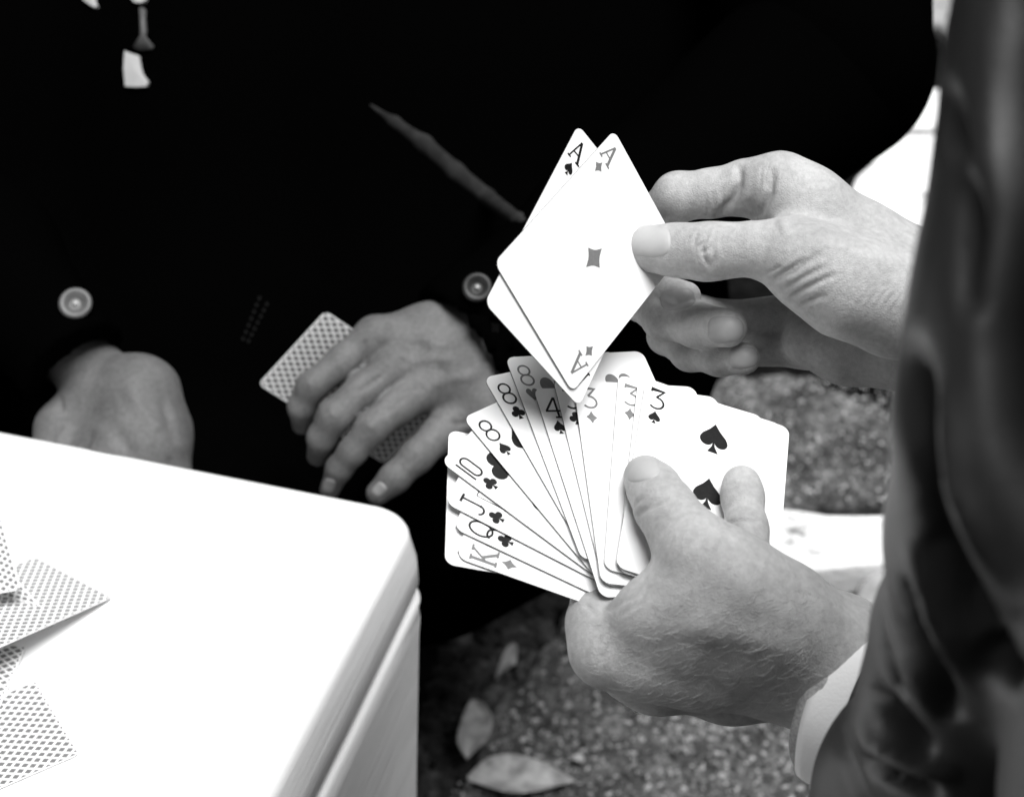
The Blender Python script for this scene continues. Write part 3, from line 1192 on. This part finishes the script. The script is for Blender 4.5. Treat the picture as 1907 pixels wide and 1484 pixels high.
fz = lambda x, y, o: fan_z(x, y, o)
low_palm = [
    # forearm and wrist
    [(1690, 1330, .585, 118), (1600, 1275, .592, 114), (1545, 1236, .598, 110)],
    # index metacarpal
    [(1545, 1238, .598, 104), (1440, 1228, .595, 92), (1300, 1222, .589, 84), (1200, 1213, .583, 72), (1128, 1208, .580, 64)],
    # thenar
    [(1535, 1215, .592, 100), (1440, 1150, .580, 96), (1350, 1085, .570, 86), (1298, 1030, .568, 68)],
    # web between thumb and index
    [(1360, 1150, .578, 92), (1270, 1135, .572, 74), (1200, 1140, .570, 48)],
    # outer edge of the hand
    [(1500, 1270, .625, 70), (1360, 1275, .630, 58), (1220, 1262, .622, 52), (1165, 1245, .618, 48)],
    [(1480, 1225, .645, 70), (1330, 1220, .655, 60), (1240, 1230, .652, 50)],
]
low_fingers = [
    # thumb
    [(1298, 1030, .567, 66), (1265, 985, .577, 58), (1238, 945, .585, 54), (1218, 910, .594, 47), (1202, 888, .600, 41)],
    # index: from the knuckle up behind the cards
    [(1128, 1210, .580, 62), (1112, 1160, .588, 55), (1110, 1095, fz(1110, 1095, -.030), 46), (1160, 980, fz(1160, 980, -.033), 40), (1190, 900, fz(1190, 900, -.030), 36)],
    # middle, ring behind the fan
    [(1175, 1245, .618, 50), (1170, 1100, fz(1170, 1100, -.05), 46), (1230, 960, fz(1230, 960, -.032), 40), (1270, 860, fz(1270, 860, -.030), 34)],
    [(1240, 1232, .650, 46), (1260, 1080, fz(1260, 1080, -.05), 42), (1320, 960, fz(1320, 960, -.034), 38), (1345, 880, fz(1345, 880, -.032), 32)],
    # little finger in front of the outermost card
    [(1440, 1130, .585, 44), (1404, 1075, fz(1404, 1075, .0105), 39), (1390, 985, fz(1390, 985, .0085), 38), (1383, 925, fz(1383, 925, .008), 37), (1381, 902, fz(1381, 902, .0078), 36)],
]
V, F = build_hand(low_palm, low_fingers, 0.0009, kp=0.012, kf=0.004, kj=0.006)
low_lines = [
    ([(1180, 968), (1200, 950), (1225, 938), (1262, 930)], 5, 1.0), ([(1190, 955), (1215, 932), (1250, 918)], 3.5, 0.6), ([(1183, 985), (1195, 968)], 4, 0.8),
    ([(1210, 945), (1245, 925)], 3, 0.45), ([(1176, 950), (1186, 935), (1205, 922)], 3.5, 0.5),
    # web folds
    ([(1110, 1150), (1165, 1116), (1206, 1074)], 6, 0.9), ([(1085, 1125), (1110, 1140), (1138, 1125)], 5, 0.9), ([(1150, 1150), (1185, 1125), (1210, 1090)], 5, 0.6),
    # lines over the first knuckle
    ([(1130, 1190), (1118, 1240)], 3.5, 0.5), ([(1120, 1180), (1105, 1230)], 3.0, 0.4), ([(1145, 1195), (1140, 1245)], 3, 0.35), ([(1100, 1190), (1085, 1235)], 3, 0.35),
    # wrist crease
    # crease of the little finger
    ([(1348, 975), (1380, 968), (1418, 972)], 3.5, 0.9), ([(1350, 982), (1385, 976)], 2.5, 0.4),
    # thumb base wrinkles
    ([(1300, 965), (1320, 985)], 4, 0.5), ([(1320, 972), (1340, 995)], 4, 0.4), ([(1340, 985), (1362, 1012)], 4, 0.35),
    # tendons
    ([(1280, 1160), (1400, 1190), (1500, 1215)], 26, -1.2), ([(1200, 1220), (1330, 1255), (1450, 1275)], 18, -0.8), ([(1230, 1190), (1360, 1222)], 16, 0.7),
]
for i in range(10):
    x = 1245 + i * 14
    low_lines.append(([(x, 1030 + i * 2), (x + 6, 1000 + i * 3), (x + 16, 975 + i * 6)], 2.4, 0.16))
V = carve(V, F, [(l[0], l[1], l[2] * (1.5 if abs(l[2]) < 0.65 else 1.0)) for l in low_lines])
lowV, lowF = V, F
low_bvh = bvh_of(V, F)

# shoulders and arms hidden under the jacket join the two hands into one body
arm_chains = [
    [(1800, 560, .655, 92), (2100, 640, .56, 130), (2400, 500, .44, 170), (2560, 100, .36, 220)],
    [(1690, 1330, .585, 108), (1900, 1420, .50, 160), (2150, 1000, .40, 200), (2300, 200, .33, 230), (2560, 100, .36, 220)],
]
fld = field_for(arm_chains, 0.006, 0.02)
D = fld.blank()
for ch in arm_chains:
    chain(fld, D, ch, 0.01)
aV, aF = fld.mesh(D)
allV = np.concatenate([upV, lowV, aV]); allF = np.concatenate([upF, lowF + len(upV), aF + len(upV) + len(lowV)])
rootN = np.array(near.location)
body = mesh_from('body', to_world(allV) - rootN, allF, M['skin_near'], near)

nl = []
nl.append(nail('fingernail', up_bvh, (1207, 449), (-1, 0.02), 44, 32, M['nail'], None, zmin=0.5))
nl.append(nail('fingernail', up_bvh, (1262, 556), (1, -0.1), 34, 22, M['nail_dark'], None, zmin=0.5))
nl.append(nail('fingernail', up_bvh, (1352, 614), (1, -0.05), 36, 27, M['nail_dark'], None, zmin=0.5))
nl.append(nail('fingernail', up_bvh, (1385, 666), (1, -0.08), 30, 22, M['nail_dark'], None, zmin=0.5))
nl.append(nail('fingernail', low_bvh, (1196, 872), (-0.28, -1), 24, 34, M['nail'], None, zmin=0.4))
for n_ in nl:
    n_.data.transform(Matrix.Translation(-Vector(near.location)))
    n_.parent = body

# fine pale hair on the back of the lower hand and the wrist
hr = random.Random(5)
V = []; F = []
for i in range(480):
    x = hr.uniform(1120, 1540); y = hr.uniform(1090, 1330)
    if y < 1090 + (1300 - x) * 0.35 or y > 1345 - abs(x - 1300) * 0.15:
        continue
    loc, nr = surf_hit(low_bvh, x, y, 0.4)
    if -loc[2] > 0.66:
        continue
    g = np.array([hr.gauss(-0.75, 0.35), hr.gauss(-0.1, 0.45), 0.0])
    g = g - nr * (g @ nr); g /= np.linalg.norm(g) + 1e-9
    side = np.cross(g, nr)
    L = hr.uniform(0.003, 0.0075); w = 0.00006
    k = len(V)
    for t in (0, 0.35, 0.7, 1.0):
        c = loc + g * (L * t) + nr * (0.0009 * math.sin(t * 2.2) - 0.0001) + side * (0.0008 * t * t * hr.uniform(-1, 1))
        ww = w * (1 - 0.8 * t)
        V += [to_world(c + side * ww) - rootN, to_world(c - side * ww) - rootN, to_world(c + nr * ww * 1.5) - rootN]
    for q in range(3):
        for a_ in range(3):
            b_ = (a_ + 1) % 3
            F.append((k + q * 3 + a_, k + q * 3 + b_, k + q * 3 + 3 + b_, k + q * 3 + 3 + a_))
M['hair'] = simple('fine_hair', 0.5, 0.5, 0.4)
hair = mesh_from('hair', V, F, M['hair'], body)
tag(hair, kind='stuff')

# ------------------------------------------------------------------ the jacket, its sleeves and the shirt cuff
CUFF_C = cs(1554, 1290, .597)
ca = np.array([-0.83, 0.30, -0.47]); ca /= np.linalg.norm(ca)     # towards the hand, lens frame


def ring_tube(name, center, axis, prof, mat, parent, n=64, wob=0.0, seed=0, squash=1.0):
    """a surface of revolution with thickness; prof = (distance along axis, radius)"""
    r = random.Random(seed)
    e1 = np.cross(axis, [0, 0, 1.0]); e1 /= np.linalg.norm(e1)
    e2 = np.cross(axis, e1)
    ph = [r.uniform(0, 6.28) for _ in range(4)]
    V = []; F = []
    for s, rad in prof:
        for i in range(n):
            a = 2 * math.pi * i / n
            rr = rad * (1 + wob * (math.sin(2 * a + ph[0]) + 0.6 * math.sin(3 * a + ph[1]) + .4 * math.sin(7 * a + ph[2])))
            V.append(to_world(center + axis * (s + wob * 0.01 * math.sin(5 * a + ph[3])) + (e1 * math.cos(a) * squash + e2 * math.sin(a)) * rr) - rootN)
    m = len(prof)
    for l in range(m):
        for i in range(n):
            j = (i + 1) % n; l2 = (l + 1) % m
            F.append((l * n + i, l * n + j, l2 * n + j, l2 * n + i))
    o = mesh_from(name, V, F, mat, parent)
    bm = bmesh.new(); bm.from_mesh(o.data); bmesh.ops.recalc_face_normals(bm, faces=bm.faces); bm.to_mesh(o.data); bm.free()
    return o


R0 = 0.0318
ring_tube('shirt_cuff', CUFF_C, ca, [(0.0, R0), (-.003, R0 + .0008), (-.02, R0 + .001), (-.03, R0), (-.03, R0 - .002), (-.01, R0 - .002), (-.0005, R0 - .0018)], M['cuff'], near, wob=0.012, seed=3)
ring_tube('cuff_lining', CUFF_C, ca, [(0.0035, R0 - .0022), (.001, R0 - .0008), (-.003, R0 - .0005), (-.02, R0 - .0025), (-.02, R0 - .006), (-.002, R0 - .006), (.0025, R0 - .0045)], M['wool'], near, wob=0.016, seed=5)

ring_tube('sleeve_hem', CUFF_C, ca, [(-.0140, R0 + .0022), (-.0142, R0 + .0036), (-.0160, R0 + .0044), (-.024, R0 + .0050), (-.034, R0 + .0045), (-.034, R0 + .002), (-.018, R0 + .002)], M['jacket'], near, wob=0.010, seed=9)


def pz(P):
    a, b, c = project(P[None])
    return float(a[0]), float(b[0]), float(c[0])


j_chains = [
    [(2105, -200, .335, 270), (2075, 0, .335, 262), (2055, 180, .335, 268), (2022, 400, .335, 262), (1985, 600, .34, 264), (1958, 800, .345, 268), (1935, 1000, .37, 262), (1868, 1200, .42, 225)],
    [(1862, 578, .640, 150), (2100, 640, .56, 175), (2400, 500, .44, 220), (2560, 100, .36, 260)],
    [(2560, 100, .36, 300), (2640, 700, .38, 420), (2640, 1300, .42, 450)],
    [(2330, -200, .32, 330), (2300, 400, .32, 380), (2300, 1000, .33, 380), (2250, 1500, .36, 380)],
    [(*pz(CUFF_C - ca * 0.004), 0.0345 / .596 * FPX), (*pz(CUFF_C - ca * 0.05), 0.037 / .574 * FPX), (1900, 1440, .50, 240)],
    [(1868, 1200, .42, 225), (1850, 1340, .44, 235), (1780, 1500, .50, 250), (1780, 1700, .50, 250)],
]
fld = field_for(j_chains, 0.0026, 0.015)
D = fld.blank()
for ch in j_chains:
    chain(fld, D, ch, 0.012)
# the sleeve ends in a flat hem with an opening for the cuff
X = fld.ax[0][:, None, None]; Y = fld.ax[1][None, :, None]; Z = fld.ax[2][None, None, :]
hem = CUFF_C - ca * 0.0180
pl = (X - np.float32(hem[0])) * np.float32(ca[0]) + (Y - np.float32(hem[1])) * np.float32(ca[1]) + (Z - np.float32(hem[2])) * np.float32(ca[2])
cyl = np.sqrt(np.maximum((X - hem[0]) ** 2 + (Y - hem[1]) ** 2 + (Z - hem[2]) ** 2 - pl ** 2, 0))
gone = np.maximum(np.maximum(-pl, cyl - 0.075), pl - 0.12)
bore = np.maximum(np.maximum(cyl - (R0 + 0.0025), -(pl + 0.03)), pl - 0.05)
D = np.maximum(np.maximum(D, -gone), -bore).astype(np.float32)
V, F = fld.mesh(D)
zc = lambda x, y: (1300 + x / 1.758, 640 + y / 1.758)
jl = [
    # deep folds (positive) and rounded ridges (negative)
    ([(1895, -120), (1890, 100), (1885, 300), (1880, 500), (1875, 640), (1890, 800), (1925, 960), (1960, 1100)], 40, 13),
    ([(1935, -120), (1930, 300), (1925, 640), (1950, 900), (2000, 1100)], 40, 9),
    ([(1790, 300), (1800, 400), (1792, 520), (1800, 600)], 20, 5), ([(1760, 150), (1775, 240), (1790, 300)], 18, 4),
    ([(1690, 620), (1706, 780), (1722, 910), (1748, 1020), (1802, 1130), (1868, 1240)], 27, 12),
    ([(1762, 720), (1780, 900), (1840, 1030), (1905, 1150)], 24, -4),
    ([(1684, 1080), (1725, 1195), (1752, 1260), (1782, 1340)], 15, 9), ([(1690, 1000), (1745, 1140), (1800, 1260), (1850, 1340)], 18, -4),
    ([(1648, 1200), (1662, 1240), (1680, 1300)], 11, 5), ([(1622, 1285), (1660, 1325), (1690, 1360), (1730, 1400)], 16, 9),
    ([(1640, 1080), (1668, 1170), (1705, 1260), (1750, 1340)], 15, -4),
    ([(1596, 1410), (1640, 1432), (1690, 1452), (1750, 1480)], 13, 9), ([(1580, 1300), (1620, 1380), (1700, 1420), (1790, 1450)], 16, -4),
    ([(1556, 1340), (1576, 1400), (1600, 1470), (1615, 1540)], 11, 7), ([(1556, 1290), (1564, 1312), (1570, 1335)], 12, 6),
    ([(1830, 1200), (1870, 1250), (1907, 1262)], 26, 8),
]
V0 = V
V = carve(V, F, jl)
hw = np.clip((np.linalg.norm(V0 - hem, axis=1) - 0.036) / 0.014, 0, 1)[:, None]
V = V0 + (V - V0) * hw
mesh_from('jacket', to_world(V) - rootN, F, M['jacket'], near)

# ------------------------------------------------------------------ the far player
far = empty('person', (Wp(600, 700, 1.35)[0], Wp(600, 700, 1.35)[1], 0.0),
            'player across the table in black coat, hands in front, one card held', 'person', 'card players')
rootF = np.array(far.location)

# left hand: the one with the card
kz = lambda x, y, off: -(cs(x, y, 1.0) * ((kn @ KA + off) / (kn @ cs(x, y, 1.0))))[2]
ZF = 0.985
fl_palm = [
    [(960, 620, 1.02, 78), (880, 640, 1.01, 66), (800, 622, 1.0, 52), (700, 630, .990, 38)],
    [(900, 660, 1.01, 70), (820, 668, .995, 54), (738, 682, .985, 38)],
    [(910, 690, 1.01, 66), (850, 712, .992, 52), (788, 725, .985, 36)],
    [(930, 720, 1.01, 60), (890, 760, .995, 46), (850, 778, .990, 36)],
]
fl_fingers = [
    [(700, 630, .988, 40), (640, 672, .980, 31), (580, 720, .974, 28), (562, 757, .980, 25), (563, 790, .992, 20)],
    [(738, 682, .985, 41), (680, 724, .974, 34), (624, 772, .966, 31), (600, 815, .974, 27), (592, 848, .988, 21)],
    [(788, 725, .985, 40), (742, 758, .972, 33), (694, 796, .963, 31), (657, 840, .966, 26), (632, 872, .972, 24), (614, 912, .980, 19)],
    [(850, 778, .990, 40), (815, 812, .978, 33), (776, 850, .968, 31), (735, 890, .966, 28), (704, 918, .968, 23)],
    # thumb, behind the card
    [(840, 640, 1.02, 44), (740, 640, 1.04, 34), (670, 670, 1.04, 26), (630, 700, 1.03, 22)],
]
V, F = build_hand(fl_palm, fl_fingers, 0.0013, kp=0.010, kf=0.004, kj=0.007)
fl_lines = [
    ([(668, 655), (678, 640), (680, 675), (655, 700)], 6, 1.6), ([(720, 680), (712, 700), (660, 735)], 6, 1.2), ([(790, 722), (745, 735), (705, 772)], 8, 1.5),
    ([(760, 640), (800, 645)], 14, 1.4), ([(740, 672), (765, 678)], 9, 1.2), ([(810, 690), (835, 690)], 10, 1.2),
    ([(700, 628), (780, 632), (860, 650)], 12, -1.0), ([(735, 680), (800, 668), (880, 668)], 10, -1.0), ([(790, 722), (840, 706), (900, 700)], 10, -1.0),
    ([(758, 868), (775, 845)], 4, 0.7), ([(745, 862), (755, 885)], 4, 0.6), ([(568, 705), (585, 725)], 5, -0.7), ([(612, 765), (630, 780)], 5, -0.7),
    ([(680, 790), (700, 800)], 6, -0.8), ([(800, 775), (850, 790), (880, 785)], 5, 1.2),
]
V = carve(V, F, fl_lines)
flV, flF = V, F
# right hand: resting behind the edge of the table
fr_palm = [
    [(140, 660, 1.035, 66), (205, 735, 1.02, 62), (250, 742, 1.01, 70), (268, 830, 1.00, 70), (275, 920, .998, 62)],
    [(190, 770, 1.015, 62), (205, 860, 1.0, 62), (205, 940, .998, 56)],
    [(180, 760, 1.02, 52), (120, 800, 1.01, 46), (110, 880, 1.0, 48), (112, 950, .998, 42)],
    [(265, 740, 1.012, 66), (300, 800, 1.004, 44), (312, 900, 1.0, 32), (312, 960, .998, 30)],
]
fr_fingers = [
    [(112, 945, .998, 34), (95, 1010, 1.0, 26), (92, 1060, 1.01, 20)],
    [(180, 950, .998, 34), (170, 1030, 1.0, 27), (168, 1085, 1.01, 20)],
    [(245, 950, .998, 34), (245, 1040, 1.0, 27), (245, 1095, 1.01, 20)],
    [(305, 950, .998, 32), (315, 1020, 1.0, 26), (318, 1070, 1.01, 20)],
]
V, F = build_hand(fr_palm, fr_fingers, 0.0016, kp=0.012)
V = carve(V, F, [(l[0], l[1], l[2] * 1.5) for l in [([(112, 735), (114, 770)], 5, 1.6), ([(140, 860), (175, 800)], 8, 1.4), ([(150, 880), (160, 830)], 8, 1.2), ([(100, 840), (130, 790)], 9, -1.2),
                 ([(235, 700), (262, 760), (300, 800)], 14, -1.4), ([(300, 740), (330, 830)], 10, 1.2), ([(180, 790), (230, 860)], 16, -1.0), ([(215, 800), (260, 870)], 12, 1.0), ([(310, 850), (330, 880)], 8, 1.0)]])
frV, frF = V, F
# neck and shoulders under the coat
neck = [[(420, -560, 1.50, 170), (420, -200, 1.42, 190)], [(960, 620, 1.03, 60), (1150, 440, 1.12, 55), (1520, 130, 1.22, 80), (1400, -300, 1.36, 120), (420, -400, 1.5, 160), (-280, -350, 1.42, 120), (-260, 300, 1.22, 90), (140, 660, 1.04, 56)]]
fld = field_for(neck, 0.010, 0.03)
D = fld.blank()
for ch in neck:
    chain(fld, D, ch, 0.02)
aV, aF = fld.mesh(D)
allV = np.concatenate([flV, frV, aV]); allF = np.concatenate([flF, frF + len(flV), aF + len(flV) + len(frV)])
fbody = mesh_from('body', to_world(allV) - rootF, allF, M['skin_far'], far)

# coat: trunk, two sleeves, lap and trousers
c_chains = [
    [(60, -500, 1.40, 330), (60, 200, 1.34, 330), (100, 700, 1.32, 340), (120, 1000, 1.30, 330)],
    [(400, -500, 1.38, 340), (400, 200, 1.33, 345), (420, 700, 1.31, 350), (450, 1000, 1.30, 330)],
    [(760, -500, 1.38, 340), (760, 200, 1.33, 345), (760, 700, 1.31, 350), (760, 900, 1.30, 300)],
    [(1010, -500, 1.40, 330), (1010, 200, 1.35, 330), (1010, 600, 1.33, 330), (960, 850, 1.32, 250)],
    [(1220, -500, 1.36, 330), (1500, -200, 1.26, 230), (1545, 110, 1.17, 190)],
    [(-260, -500, 1.36, 300), (-330, 100, 1.22, 230), (-250, 320, 1.18, 190)],
    # lap and legs
    [(1050, 800, 1.30, 230), (930, 930, 1.18, 160), (800, 960, 1.13, 120)],
    [(350, 850, 1.30, 260), (380, 1000, 1.15, 190)],
    [(800, 960, 1.15, 110), (640, 1150, 1.35, 80), (600, 1320, 1.42, 80)],
    [(380, 1000, 1.17, 160), (420, 1300, 1.36, 95), (420, 1420, 1.42, 90)],
]
fld = field_for(c_chains, 0.009, 0.03)
D = fld.blank()
for ch in c_chains:
    chain(fld, D, ch, 0.03)
cV, cF = fld.mesh(D)
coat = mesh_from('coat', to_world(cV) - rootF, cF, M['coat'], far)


def sleeve(pts, end, axis, rad, h=0.005):
    f = field_for([pts], h, 0.02)
    D = f.blank()
    chain(f, D, pts, 0.02)
    X = f.ax[0][:, None, None]; Y = f.ax[1][None, :, None]; Z = f.ax[2][None, None, :]
    pl = ((X - end[0]) * axis[0] + (Y - end[1]) * axis[1] + (Z - end[2]) * axis[2]).astype(np.float32)
    D = np.maximum(D, pl)
    ax2 = (X - end[0]) ** 2 + (Y - end[1]) ** 2 + (Z - end[2]) ** 2 - pl ** 2
    bore = np.maximum(np.sqrt(np.maximum(ax2, 0)) - rad, -(pl + 0.05))
    D = np.maximum(D, -bore).astype(np.float32)
    return f.mesh(D)


e = cs(858, 650, 1.005)
axl = cs(700, 752, .985) - cs(1000, 552, 1.03); axl /= np.linalg.norm(axl)
s1V, s1F = sV, sF = sleeve([(760, 712, .99, 118), (900, 620, 1.02, 122), (1150, 440, 1.10, 160), (1545, 120, 1.18, 195)], e, axl, 0.033)
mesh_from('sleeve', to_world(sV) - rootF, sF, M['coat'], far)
e = cs(150, 690, 1.02)
axr = cs(230, 780, 1.0) - cs(60, 560, 1.03); axr /= np.linalg.norm(axr)
s2V, s2F = sV, sF = sleeve([(220, 790, .995, 88), (150, 690, 1.005, 92), (-40, 480, 1.08, 140), (-250, 310, 1.18, 190)], e, axr, 0.024)
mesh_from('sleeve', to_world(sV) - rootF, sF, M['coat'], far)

coat_bvh = bvh_of(np.concatenate([cV, s1V, s2V]), np.concatenate([cF, s1F + len(cV), s2F + len(cV) + len(s1V)]))


def decal(name, poly, mat, thick=0.002, lift=0.001, parent=far, smooth=False):
    """a thin piece of cloth or metal lying on the coat, its outline given as seen from the lens"""
    pts = []
    for x, y in poly:
        loc, nr = surf_hit(coat_bvh, x, y)
        pts.append(loc + nr * lift)
    cen = np.mean(pts, axis=0)
    nr = np.mean([surf_hit(coat_bvh, x, y)[1] for x, y in poly], axis=0); nr /= np.linalg.norm(nr)
    n = len(pts)
    V = [to_world(p + nr * thick) - rootF for p in pts] + [to_world(p - nr * thick) - rootF for p in pts] + [to_world(cen + nr * thick * 1.5) - rootF]
    F = [(i, (i + 1) % n, 2 * n) for i in range(n)] + [((i + 1) % n, i, i + n, (i + 1) % n + n) for i in range(n)]
    o = mesh_from(name, V, F, mat, parent, smooth=smooth)
    bm = bmesh.new(); bm.from_mesh(o.data); bmesh.ops.recalc_face_normals(bm, faces=bm.faces); bm.to_mesh(o.data); bm.free()
    return o


def button(px, py, rpx, mat):
    loc, nr = surf_hit(coat_bvh, px, py)
    z = -loc[2]
    R = rpx * z / FPX
    loc = loc * (1 - 0.006 / z)
    nr = nr + np.array([0, 0, 2.2]); nr /= np.linalg.norm(nr)
    e1 = np.cross(nr, [0, 1.0, 0]); e1 /= np.linalg.norm(e1); e2 = np.cross(nr, e1)
    prof = [(0.001, 0.0), (0.0012, .18), (0.0006, .30), (0.0010, .38), (0.0026, .62), (0.0034, .80), (0.0030, .93), (0.0018, 1.0), (0.0, .96), (-.002, .8)]
    n = 36
    V = []; F = []
    for s, rr in prof:
        for i in range(n):
            a = 2 * math.pi * i / n
            V.append(to_world(loc + nr * (s + 0.002) + (e1 * math.cos(a) + e2 * math.sin(a)) * rr * R) - rootF)
    for l in range(len(prof) - 1):
        for i in range(n):
            j = (i + 1) % n
            F.append((l * n + i, (l + 1) * n + i, (l + 1) * n + j, l * n + j))
    b = mesh_from('button', V, F, mat, far)
    # raised pale disc painted as the highlight in the middle
    V = []; F = []
    for s, rr in ((0.0022, 0.0), (0.0020, .09), (0.0012, .16), (0.0, .18)):
        for i in range(16):
            a = 2 * math.pi * i / 16
            V.append(to_world(loc + nr * (s + 0.0025) + (e1 * math.cos(a) + e2 * math.sin(a)) * rr * R) - rootF)
    for l in range(3):
        for i in range(16):
            j = (i + 1) % 16
            F.append((l * 16 + i, (l + 1) * 16 + i, (l + 1) * 16 + j, l * 16 + j))
    mesh_from('button_glint', V, F, M['shirt'], b)
    return b


button(142, 569, 31, M['button'])
button(889, 538, 28, M['button_dark'])
wl_ = []
for x, y, r in ((690, 196, 3), (735, 228, 11), (790, 268, 17), (850, 320, 18), (910, 368, 16), (962, 405, 13), (972, 410, 9)):
    loc, nr = surf_hit(coat_bvh, x, y)
    q = loc - nr * (r * 0.45 * -loc[2] / FPX)
    a_, b_, c_ = pz(q)
    wl_.append((a_, b_, c_, r))
fld = field_for([wl_], 0.0012, 0.01)
D = fld.blank()
chain(fld, D, wl_, 0.004)
wV, wF = fld.mesh(D)
mesh_from('pocket_welt', to_world(wV) - rootF, wF, M['welt'], far)
# shirt showing in the opening of the coat, and the pin
decal('shirt_opening', [(235, 97), (248, 102), (261, 106), (264, 125), (268, 140), (279, 155), (275, 163), (255, 164), (236, 163), (233, 130)], M['shirt'])
decal('shirt_opening', [(157, -30), (180, -30), (179, 2), (184, 15), (180, 18), (168, 11), (158, 3)], M['shirt'])
decal('shirt_opening', [(246, -30), (275, -30), (274, 4), (266, 9), (253, 8), (247, 1)], M['shirt'])
pin = decal('pin', [(262, 18), (267, 17), (272, 20), (272, 38), (274, 58), (272, 70), (270, 82), (285, 85), (287, 89), (280, 94), (258, 94), (251, 90), (254, 85), (265, 82), (263, 65), (263, 40)], M['pin'], smooth=True)
# stitching on the front
for row in (((482, 557), (452, 632)), ((496, 568), (462, 636))):
    (x0, y0), (x1, y1) = row
    for i in range(7):
        t = i / 6
        x = x0 + (x1 - x0) * t; y = y0 + (y1 - y0) * t
        decal('stitch', [(x - 2, y + 3), (x - 1, y - 3), (x + 3, y - 4), (x + 3, y + 2)], M['thread'], 0.0006, 0.0008)


fl_bvh = bvh_of(flV, flF)
for c_, d_ in (((706, 912), (-.7, .75)), ((612, 905), (-.3, 1))):
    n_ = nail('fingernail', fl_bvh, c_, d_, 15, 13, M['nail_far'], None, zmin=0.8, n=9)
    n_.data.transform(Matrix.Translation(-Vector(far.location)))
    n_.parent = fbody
